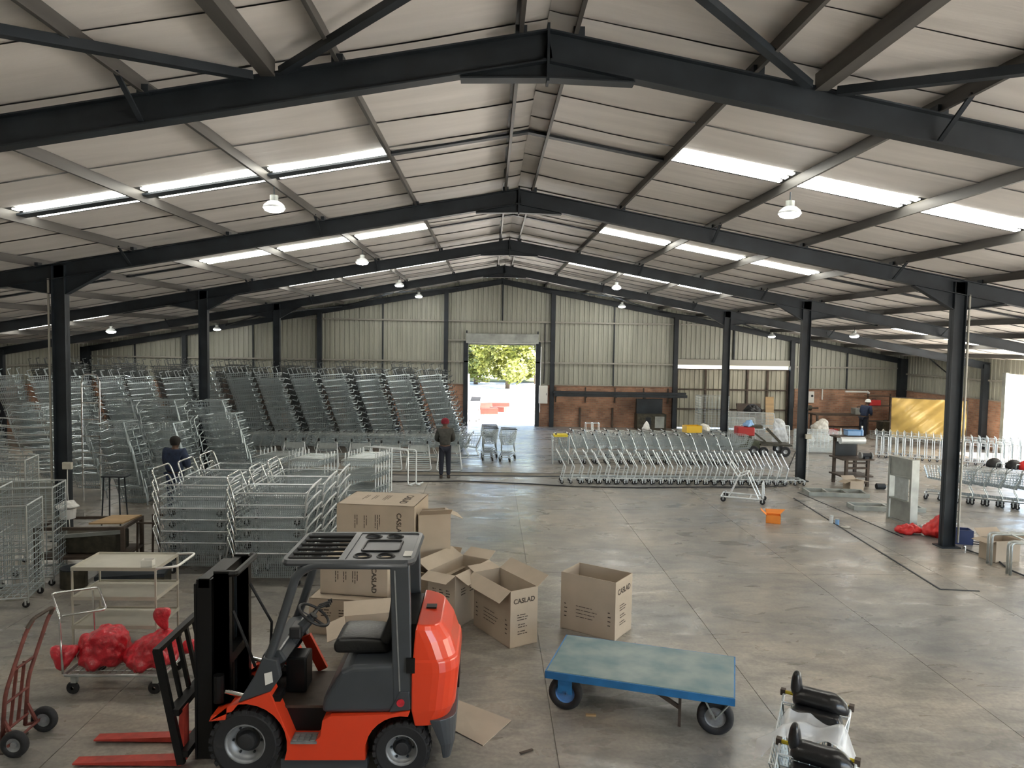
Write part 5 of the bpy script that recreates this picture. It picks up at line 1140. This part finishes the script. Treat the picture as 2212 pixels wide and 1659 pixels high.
# work bench by the right brick wall
WB = thing('work_bench', 'dark steel work bench against the right brick wall', 'bench', (16.4, 34.6, 0))
MB().bx(-1.1, 1.5, -.4, .4, .88, .94).build('bench_top', 'rusty_steel', WB)
for x in (-1.0, 1.4):
    for y in (-.34, .34): MB().bx(x - .04, x + .04, y - .04, y + .04, 0, .88).build('leg', 'rusty_steel', WB)
MB().bx(-1.0, 1.4, -.3, .3, .3, .33).build('lower_shelf', 'rusty_steel', WB)
for nm, lb, loc, sz, m in (('red_crate', 'red crate on the floor by the bench at the right brick wall', (15.8, 33.6, 0), (.5, .35, .32), 'red_crate'), ('tool_case', 'red tool case on the shelf right of the bending worker', (18.3, 34.7, 1.35), (.55, .3, .26), 'red_crate'),
                           ('welding_set', 'dark boxy welding set beside the bending worker', (18.1, 33.2, 0), (.6, .5, .75), 'mach'), ('wire_crate', 'wire crate on the bench before the bending worker', (17.5, 34.5, .94), (.6, .4, .3), 'galv_dull')):
    t = thing(nm, lb, 'crate' if 'crate' in nm else 'tool', loc, R(5)); a, b, c = sz; MB().bx(-a / 2, a / 2, -b / 2, b / 2, 0, c).build('case_body', m, t, bevel=.02); MB().tube(rounded([(-.1, 0, c), (-.1, 0, c + .06), (.1, 0, c + .06), (.1, 0, c)], .02, 2), .012, 6).build('handle', 'steel_dark', t)
SH = thing('tool_shelf', 'dark steel shelf rack at the right end of the brick wall', 'shelf', (18.6, 34.9, 0))
for x in (-.5, .6): MB().bx(x - .03, x + .03, -.03, .03, 0, 1.9).build('upright', 'rusty_steel', SH)
for z in (.6, 1.33, 1.8): MB().bx(-.55, .65, -.3, .25, z - .02, z).build('shelf', 'rusty_steel', SH)
t = thing('machine_lamp', 'small white lamp fitting over the right bench', 'lamp fitting', (17.9, 35.6, 1.95)); MB().bx(-.55, .45, -.04, .04, -.05, .03).build('housing', 'white', t); MB().cyl((.5, 0, 0), (.62, 0, -.08), .06, n=10).build('lamp_head', 'white', t)
t = thing('bench_grinder', 'dark pedestal grinder left of the bench', 'grinder', (15.3, 35.2, 0)); MB().bx(-.06, .06, -.06, .06, 0, 1.05).build('pedestal', 'rusty_steel', t); MB().cyl((-.2, 0, 1.15), (.2, 0, 1.15), .13, n=14).build('motor', 'mach', t); MB().cyl((.2, 0, 1.15), (.55, 0, 1.15), .04, n=8).build('spindle', 'rusty_steel', t)
PS = thing('wall_notice', 'white notice board with a dark dial on the right brick wall', 'notice', (15.75, YB - .06, 1.62)); MB().bx(-.2, .2, -.015, .015, -.28, .28).build('board', 'paper', PS); MB().cyl((.1, -.02, .06), (.1, -.03, .06), .06, n=14).build('dial', 'steel_dark', PS)
MB().tube([(16.35, YB - .08, BRK), (16.35, YB - .08, 1.5)], .03, 6).build('conduit', 'white', label='white conduit dropping beside the notice board', cat='conduit')
MB().tube([(14.95, YB - .07, BRK), (14.95, YB - .07, 1.1)], .02, 6).build('conduit', 'rusty_steel', label='thin dark conduit on the brick right of the sliding door', cat='conduit')
# back wall: electrical box, conduit, steel stock rack, dark forge
EB = thing('electrical_box', 'white electrical cabinet on the wall right of the roller door', 'cabinet', (2.58, YB - .2, 1.15)); MB().bx(-.21, .21, -.09, .09, 0, .86).build('box_body', 'white', EB, bevel=.01); MB().bx(-.19, .19, -.1, -.09, .02, .84).build('door', 'paper', EB); MB().bx(.14, .16, -.115, -.1, .4, .5).build('latch', 'steel_dark', EB)
MB().tube([(2.62, YB - .14, 5.0), (2.64, YB - .14, 3.2), (2.6, YB - .14, 2.1)], .028, 6).build('cable', 'black_plastic', label='dark cable hanging down to the white electrical cabinet', cat='cable')
BR_ = thing('stock_rack', 'wall brackets under the long dark steel bars', 'rack', (6.1, YB - .2, 0))
for x in (-2.9, -1.45, 0, 1.4, 2.6): MB().bx(x - .03, x + .03, -.35, .12, 1.48, 1.52).bx(x - .03, x + .03, .08, .14, 1.2, 1.95).build('bracket', 'rusty_steel', BR_)
for i, (x0, x1, y, z, s) in enumerate(((3.1, 9.55, 35.55, 1.52, .13), (3.2, 9.3, 35.72, 1.52, .12), (3.05, 9.5, 35.6, 1.66, .11))): MB().bx(x0, x1, y - s / 2, y + s / 2, z, z + s).build('steel_bar', 'steel_dark', label=('long black steel bar at the front of the wall rack', 'black steel bar at the back of the wall rack', 'black steel bar on top of the others on the wall rack')[i], cat='steel bar', group='long steel bars on the wall rack')
for x in (4.4, 6.0, 7.5): MB().bx(x - .04, x + .04, YB - .12, YB - .02, 0, .95).build('short_post', 'rusty_steel', label='rusty post against the brick wall, %s right of the doorway' % ORD[int((x - 4.4) / 1.5)], cat='post')
FG = thing('forge_cabinet', 'dark soot-blackened metal cabinet against the brick wall', 'cabinet', (7.75, 35.4, 0)); MB().bx(-.7, .7, -.35, .35, 0, .75).build('body', 'mach', FG); MB().bx(-.65, .6, .1, .35, .75, 1.45).build('hood', 'steel_dark', FG); MB().bx(-.3, -.05, -.37, -.34, .15, .6).build('door', 'steel_dark', FG); MB().bx(.15, .6, -.37, -.34, .1, .65).build('door', 'galv_dull', FG)
# wire cage, sheets and bags in front of the sliding door
cage('display_cage', 'tall pale wire cage in front of the sliding door', (10.2, 33.6, 0), R(3), 1.78, 1.3, .8)['group'] = 'cages'
MB().bx(10.62, 10.78, 33.17, 33.18, 1.45, 1.68).build('price_card', 'paper', label='white card hung on the tall wire cage', cat='card')
def film(label, loc, rz, L, H, tilt, m='film'):
    t = thing('wrapped_panel', label, 'wrapped panel', loc, rz, rot=(R(tilt), 0, rz))
    mb = MB(); mb.grid(lambda u_, v_: (-L / 2 + L * u_, .03 * math.sin(9 * u_ + 4 * v_) - .02, H * v_), 24, 10).build('film_wrap', m, t, smooth=True)
    MB().tube(rounded([(-L / 2, 0, 0), (L / 2, 0, 0), (L / 2, 0, H), (-L / 2, 0, H)], .05, 2, True), .018, 6, True).build('panel_frame', 'galv_white', t)
    mb = MB(); panel(mb, (-L / 2, 0, 0), (L / 2, 0, 0), (L / 2, 0, H), (-L / 2, 0, H), 8, 5, .006); mb.build('panel_mesh', 'wire', t); return t
film('film-wrapped wire panel leaning up behind the old machine', (10.9, 30.6, .62), R(-14), 2.0, .75, -28)
film('film-wrapped wire panel standing left of the white bags', (11.3, 29.9, .05), R(-4), 2.0, .8, -6)
film('film-wrapped low panel in front of the sliding door right half', (10.6, 30.9, .05), R(4), 1.4, 1.0, -10)
blob('white_bundle', 'clear_plastic', [(0, 0, 0, .34, .22), (0, 0, .2, .36, .24), (-.05, 0, .5, .28, .18), (-.10, 0, .85, .24, .14), (-.14, 0, 1.02, .15, .06)], loc=(11.75, 29.4, .18), seed=41, label='upright bundle wrapped in white plastic behind the old machine', cat='bundle')
t = thing('clear_bin', 'big see-through plastic-wrapped wire bin right of the far column', 'bin', (12.75, 28.3, 0), R(-4))
mb = MB(); basket(mb, [(-.7, -.4, .1), (.7, -.4, .1), (.7, .4, .1), (-.7, .4, .1)], [(-.75, -.42, .85), (.75, -.42, .85), (.75, .42, .85), (-.75, .42, .85)], 10, 6, 5, .006); mb.build('bin_mesh', 'wire', t)
MB().bx(-.77, .77, -.44, .44, .06, .86).build('film_wrap', 'film', t); 
for x in (-.72, .72): MB().tube([(x, -.42, 0), (x, -.42, 1.0)], .02, 6).build('post', 'galv_white', t)
blob('white_sack', 'sack', [(0, 0, 0, .3, .25), (0, 0, .1, .42, .3), (.05, 0, .35, .3, .22), (.1, 0, .62, .12, .1)], loc=(14.1, 31.2, .45), seed=51, label='pale sack on top of the heap right of the far column', cat='sack', rot=(0, R(18), 0))
blob('white_sack', 'sack', [(0, 0, 0, .4, .3), (0, 0, .14, .5, .35), (0, 0, .36, .36, .25), (0, 0, .46, .1, .1)], loc=(13.4, 31.0, 0.0), seed=52, label='pale sack lying at the left of the heap', cat='sack')
blob('white_sack', 'sack', [(0, 0, 0, .4, .3), (0, 0, .16, .5, .35), (0, 0, .4, .36, .25), (0, 0, .47, .2, .2)], loc=(14.25, 31.3, 0.0), seed=53, label='pale sack at the bottom right of the heap', cat='sack')
MB().slab((11.75, 34.2, .0), (12.9, 34.2, .0), (12.9, 34.9, 1.35), (11.75, 34.9, 1.35), .06).build('dark_board', 'rusty_steel', label='dark rusty board leaning by the sliding door', cat='board')
MB().slab((13.1, 34.6, .0), (13.5, 34.6, .0), (13.7, 35.3, 1.65), (13.3, 35.3, 1.65), .05).build('plank', 'wood', label='brown plank leaning at the right end of the sliding door', cat='plank')
blob('black_bag', 'black_bag', [(0, 0, 0, .4, .3), (0, 0, .15, .5, .35), (0, 0, .35, .3, .22), (0, 0, .45, .1, .1)], loc=(12.2, 33.9, 0.95), seed=61, label='black bag slung on the rusty board by the sliding door', cat='bag')
# old machine with red box
MC = thing('old_machine', 'old greasy three-wheeled machine with a flat deck and red box body', 'machine', (10.05, 27.55, 0), R(-5))
MB().bx(-1.0, .1, -.3, .3, .22, .55).build('chassis', 'moss', MC, bevel=.03); MB().bx(.1, 1.25, -.4, .4, .38, .44).build('deck', 'mach', MC)
MB().bar((-.35, -.1, .55), (.75, -.1, .40), .12, .10).bar((-.3, -.1, 1.0), (.35, -.1, .5), .06, .06).build('lift_arm', 'mach', MC); MB().bar((.4, .0, 1.0), (.95, .0, .45), .10, .09).build('lift_arm', 'mach', MC)
MB().bx(-.75, -.1, -.28, .28, .72, 1.05).build('red_housing', 'red_crate', MC, bevel=.04); MB().bx(-.9, -.2, -.25, .25, .55, .72).build('engine', 'mach', MC)
MB().bx(-.3, .2, -.2, .2, 1.0, 1.12).build('hose_guard', 'mach', MC)
for x, y, r in ((-.15, -.36, .19), (.1, .36, .19), (.98, -.46, .19), (.98, .46, .19), (.22, -.36, .17)):
    w = MB().lathe([(.08, -.05), (r * .85, -.06), (r, -.03), (r, .03), (r * .85, .06), (.08, .05)], 18, Matrix.Translation((x, y, r)) @ Matrix.Rotation(R(90), 4, 'X')).build('wheel', 'rubber', MC); MB().lathe([(.085, .045), (.03, .03), (.001, .03)], 14, Matrix.Translation((x, y, r)) @ Matrix.Rotation(R(90), 4, 'X')).build('hub', 'rim', w)
blob('blue_bag', 'light_blue', [(0, 0, 0, .2, .15), (0, 0, .08, .24, .18), (0, 0, .2, .14, .1), (.05, 0, .28, .05, .04)], loc=(9.75, 27.5, 1.05), seed=71, label='light blue plastic bag on the red box of the old machine', cat='bag')
t = thing('yellow_crate', 'yellow plastic crate resting on the trolley handles', 'crate', (7.1, 25.65, 1.04), R(10)); MB().bx(-.28, .28, -.18, .18, 0, .02).bx(-.28, .28, -.19, -.175, 0, .24).bx(-.28, .28, .175, .19, 0, .24).bx(-.29, -.275, -.19, .19, 0, .24).bx(.275, .29, -.19, .19, 0, .24).build('crate_body', 'yellow_crate', t)
blob('white_bag', 'white', [(0, 0, 0, .14, .1), (0, 0, .1, .16, .12), (.02, 0, .25, .07, .06), (.03, 0, .36, .035, .03)], loc=(5.6, 26.25, 1.0), seed=81, label='small white bag knotted upright on the far trolley file', cat='bag')
blob('white_bag', 'paper', [(0, 0, 0, .16, .1), (0, 0, .12, .18, .12), (-.1, 0, .3, .13, .06)], loc=(7.75, 26.2, 1.0), seed=82, label='white paper bag standing beside the yellow crate', cat='bag')
# cables on the floor and column sockets
MB().tube([(-4.2, 21.2, .02), (-3.4, 21.7, .02), (-2.7, 21.3, .02), (-.76, 21.5, .02), (1.2, 21.15, .02), (2.4, 20.85, .02), (4.2, 20.75, .02), (6.0, 20.95, .02), (7.6, 21.0, .02), (8.7, 21.25, .02), (9.05, 22.0, .35), (9.3, 22.08, .9)], .018, 6).build('floor_cable', 'black_plastic', label='long dark cable trailing across the floor to the right column', cat='cable')
MB().tube([(9.75, 14.6, .02), (9.9, 13.9, .02), (9.7, 13.3, .02), (9.75, 12.4, .02), (9.8, 11.5, .02)], .016, 6).build('floor_cable', 'black_plastic', label='dark cable running from the near right column to the picture edge', cat='cable')
for x, y, z, lb in ((-8.33, 14.80, 1.52, 'cream socket box strapped to the near left column'), (9.66, 22.08, 1.38, 'cream socket box on the second right column'), (-8.33, 29.6, 1.55, 'cream socket box on the far left column')):
    t = thing('socket_box', lb, 'socket', (x, y, z)); MB().bx(-.09, .09, -.06, .02, -.07, .07).build('box_body', 'cream', t, bevel=.01); MB().tube([(0, -.03, -.07), (.0, -.04, -.5), (.03, -.03, -1.3)], .01, 5).build('lead', 'white', t)
for sx in (-1, 1): MB().cyl((RX + sx * 9.2, FR[1] - .05, .1), (RX + sx * 9.2, FR[1] - .05, 5.2), .022, n=8).build('downpipe', 'girt', label='thin pale conduit up the near %s column' % ('left' if sx < 0 else 'right'), cat='conduit')
# ---- left benches
BN = thing('scrap_bench', 'rusty steel frame bench holding a wooden board behind the cream trolley', 'bench', (-6.95, 13.0, 0), R(4))
for x in (-.7, .7):
    for y in (-.4, .4): MB().bx(x - .03, x + .03, y - .03, y + .03, 0, .85).build('leg', 'rusty_steel', BN)
for y in (-.4, .4): MB().bx(-.72, .72, y - .025, y + .025, .80, .85).bx(-.72, .72, y - .025, y + .025, .30, .34).build('rail', 'rusty_steel', BN)
for x in (-.7, .7): MB().bx(x - .025, x + .025, -.4, .4, .80, .85).bx(x - .025, x + .025, -.4, .4, .30, .34).build('rail', 'rusty_steel', BN)
MB().bx(-.7, .7, -.38, .38, .32, .34).build('lower_shelf', 'rusty_steel', BN)
MB().slab((-6.85, 12.75, .885), (-6.3, 12.8, .885), (-6.25, 13.4, .885), (-6.75, 13.35, .885), .025).build('wood_board', 'wood', label='bare wooden board lying on the rusty bench', cat='board')
t = thing('press_machine', 'dark toothed machine inside the rusty bench', 'machine', (-6.9, 13.0, .345)); MB().bx(-.5, .5, -.25, .25, 0, .34).build('body', 'mach', t, bevel=.03); MB().bar((-.6, -.3, .30), (.6, -.2, .38), .06).build('lever', 'galv_dull', t)
t = thing('grease_tub', 'white tub under a white cloth on the rusty bench', 'tub', (-7.45, 13.2, .855)); MB().lathe([(.0, 0), (.12, 0), (.14, .18), (.0, .18)], 16).build('tub_body', 'white', t)
blob('white_cloth', 'white', [(0, 0, 0, .22, .16), (0, 0, .05, .2, .15), (0, 0, .12, .1, .08), (0, 0, .14, .03, .03)], loc=(0, 0, .18), parent=t, seed=91)
BN2 = thing('steel_trestle', 'empty dark steel trestle right of the rusty bench', 'trestle', (-5.98, 13.35, 0), R(0))
for x in (-.2, .2):
    for y in (-.3, .3): MB().bar((x, y, 0), (x * .9, y, .82), .03).build('leg', 'rusty_steel', BN2)
for y in (-.3, .3): MB().bar((-.2, y, .82), (.2, y, .82), .03).build('rail', 'rusty_steel', BN2)
t = thing('dark_drum', 'blue-black drum on the floor under the benches', 'drum', (-6.75, 12.1, 0)); MB().cyl((0, 0, 0), (0, 0, .3), .2, n=18).build('drum_body', 'mach', t); MB().cyl((0, 0, .3), (0, 0, .32), .205, n=18).build('lid', 'steel_dark', t)
t = thing('tool_chest', 'dark low chest on the floor behind the cream trolley', 'chest', (-5.75, 12.05, 0), R(12)); MB().bx(-.5, .5, -.3, .3, 0, .28).build('chest_body', 'mach', t, bevel=.02); MB().bx(-.51, .51, -.31, .31, .24, .30).build('lid', 'steel_dark', t)
TF = thing('folding_stool', 'thin dark folding stool standing before the left stacks', 'stool', (-8.15, 16.2, 0)); 
for x in (-.16, .16):
    for y in (-.1, .14): MB().bar((x * 1.25, y * 1.4, 0), (x, y, 1.05), .022).build('leg', 'steel_dark', TF)
MB().bx(-.22, .3, -.12, .16, 1.04, 1.07).build('seat', 'steel_dark', TF)
# ---- trolleys with black seats, bottom right
tQ = trolley('shopping_trolley', 'yellow', wires=(12, 7, 6), ends='rusty_steel', tubes='galv_white')
row(tQ, [((2.63, 5.81, 0), R(-122)), ((2.27, 4.99, 0), R(-122))], lambda i: ('yellow-handled wire trolley at the bottom right, the further of two', 'yellow-handled wire trolley cut by the bottom edge at the right')[i], 'yellow-handled trolleys at the bottom right')
def moulded_seat(loc, rz, label):
    t = thing('baby_seat', label, 'baby seat', loc, rz)
    rings = []
    prof = [(-.24, .00, .05, .06), (-.21, .02, .09, .09), (-.10, .03, .10, .085), (.06, .02, .095, .085), (.16, .02, .11, .10), (.25, .0, .07, .075), (.31, -.02, .025, .035)]
    mb = MB(); n = 12
    for y, z, rx, rz_ in prof:
        for j in range(n): a = 2 * math.pi * j / n; mb.v.append((rx * math.cos(a), y, z + rz_ * math.sin(a)))
    for i in range(len(prof) - 1):
        for j in range(n): mb.f.append((i * n + j, (i + 1) * n + j, (i + 1) * n + (j + 1) % n, i * n + (j + 1) % n))
    mb.f.append(tuple(range(n))); mb.f.append(tuple((len(prof) - 1) * n + j for j in range(n - 1, -1, -1))); mb.build('seat_shell', 'black_bag', t, smooth=True, sub=1)
    MB().tube([(0, -.20, .02), (.02, -.205, .14), (.03, -.20, .22), (.03, -.195, .25)], [.075, .06, .045, .02], 10).build('seat_horn', 'black_bag', t, smooth=True, sub=1)
    MB().prism([(-.20, -.03), (.22, -.03), (.27, -.13), (.20, -.25), (-.16, -.23), (-.25, -.12)], 'x', .01, .17).build('seat_front', 'black_bag', t, bevel=.03, seg=2, smooth=True)
    for y in (-.13, .03, .15): MB().bx(.13, .16, y - .018, y + .018, -.36, -.20).build('leg_hook', 'black_plastic', t)
    MB().bx(.168, .174, -.02, .02, -.13, -.09).build('badge', 'galv', t)
    t.scale = (1, .84, 1)
    return t
moulded_seat((2.88, 6.19, 1.02), R(-122), 'black moulded baby seat on the further yellow-handled trolley')
moulded_seat((2.53, 5.38, .98), R(-122), 'black moulded baby seat on the nearer yellow-handled trolley')
def drape(label, loc, rz, L, D, H, seed):
    rn = random.Random(seed); ph = rn.uniform(0, 6)
    mb = MB()
    def fn(u_, v_):
        s = (v_ - .5) * 2; e = max(0, abs(s) - .62) / .38
        return (-L / 2 + L * u_ + .03 * math.sin(7 * v_ + ph), s * D * (1 + .12 * e), -e * H * (.75 + .3 * math.sin(5 * u_ + ph)) + .03 * math.sin(9 * u_ + 5 * v_ + ph) + .02 * math.sin(17 * v_ + 3 * u_) - .05 * (1 - abs(s)))
    o = mb.grid(fn, 26, 30).build('plastic_sheet', 'clear_plastic', smooth=True, loc=loc, rot=(0, 0, rz)); return tag(o, label, 'plastic sheet')
drape('clear plastic sheet crumpled over the yellow-handled trolleys', (2.68, 5.83, 1.0), R(-122), .46, .36, .45, 1)
# ---- outside the door
def tree(label, loc, h, rw, seed, n=8500):
    rn = random.Random(seed); t = thing('tree', label, 'tree', loc, rn.uniform(0, 6))
    MB().tube([(0, 0, 0), (.05, 0, h * .25), (0, .05, h * .5), (.1, 0, h * .8)], [.22, .18, .13, .04], 8).build('trunk', 'bark', t, smooth=True)
    cl = [(Vector((rn.uniform(-1, 1) * rw * .8, rn.uniform(-1, 1) * rw * .8, h * rn.uniform(.13, .95))), rn.uniform(.22, .38) * rw) for _ in range(30)]
    mb = MB()
    for i in range(n):
        c, r = cl[i % len(cl)]; d = Vector((rn.gauss(0, 1), rn.gauss(0, 1), rn.gauss(0, 1))).normalized() * r * rn.random() ** .4; p = c + d
        a = Vector((rn.uniform(-1, 1), rn.uniform(-1, 1), rn.uniform(-.6, .6))).normalized() * rn.uniform(.13, .26); b = a.orthogonal().normalized() * a.length * .6
        mb.add([p - a, p + b, p + a, p - b], [(0, 1, 2, 3)])
    mb.build('foliage', 'leaf', t)['kind'] = 'stuff'
tree('leafy green tree left of centre through the roller door', (-1.4, 72, -.06), 9.5, 3.6, 1); tree('leafy tree with bare trunk in the middle of the doorway view', (1.55, 66, -.06), 9, 2.9, 2); tree('leafy green tree at the right of the doorway view', (4.6, 74, -.06), 9, 3.2, 3); tree('pale tree further behind in the doorway view', (1.0, 92, -.06), 11, 5, 4)
MB().grid(lambda a, b: (-12 + 30 * a, 76 + 6 * b, .25 * math.sin(3.14 * b) * (1 + .4 * math.sin(40 * a))), 60, 6).build('grass_bank', 'grass', label='strip of grass under the trees outside', cat='grass', kind='stuff')
for i, (x, y, w, h, rz) in enumerate(((-.1, 42.5, 1.1, .35, 10), (.5, 44.0, .9, .3, -20), (-.4, 45.5, 1.0, .4, 35), (.6, 47.5, 1.3, .25, 5))):
    t = thing('scrap_metal', 'reddish scrap metal on the bright ground outside, %s from the doorway' % ORD[i], 'scrap', (x, y, -.06), R(rz), 'scrap frames outside')
    MB().bx(-w / 2, w / 2, -.25, -.2, 0, h).bx(-w / 2, w / 2, .2, .25, 0, h).bx(-w / 2, -w / 2 + .06, -.2, .2, 0, h).bx(w / 2 - .06, w / 2, -.2, .2, 0, h).build('frame', 'rub_red', t); MB().slab((-w / 2, -.2, h), (w / 2, -.2, h * .8), (w / 2, .2, h), (-w / 2, .2, h * .9), .05).build('top', 'rub_red', t)
row(freeze(copy_tree(tD, (-.75, 39.5, -.06), R(-95))), [((-.82, 38.6 + .4 * i, -.06), R(-95)) for i in range(8)], lambda i: 'wire trolley outside the doorway, %s in the file' % ORD[i], 'trolleys outside the doorway')
MB().bx(-2.6, -1.2, 43.2, 43.4, -.06, 2.2).build('boundary_wall', 'white', label='white garden wall glaring in the sun left of the doorway view', cat='wall')
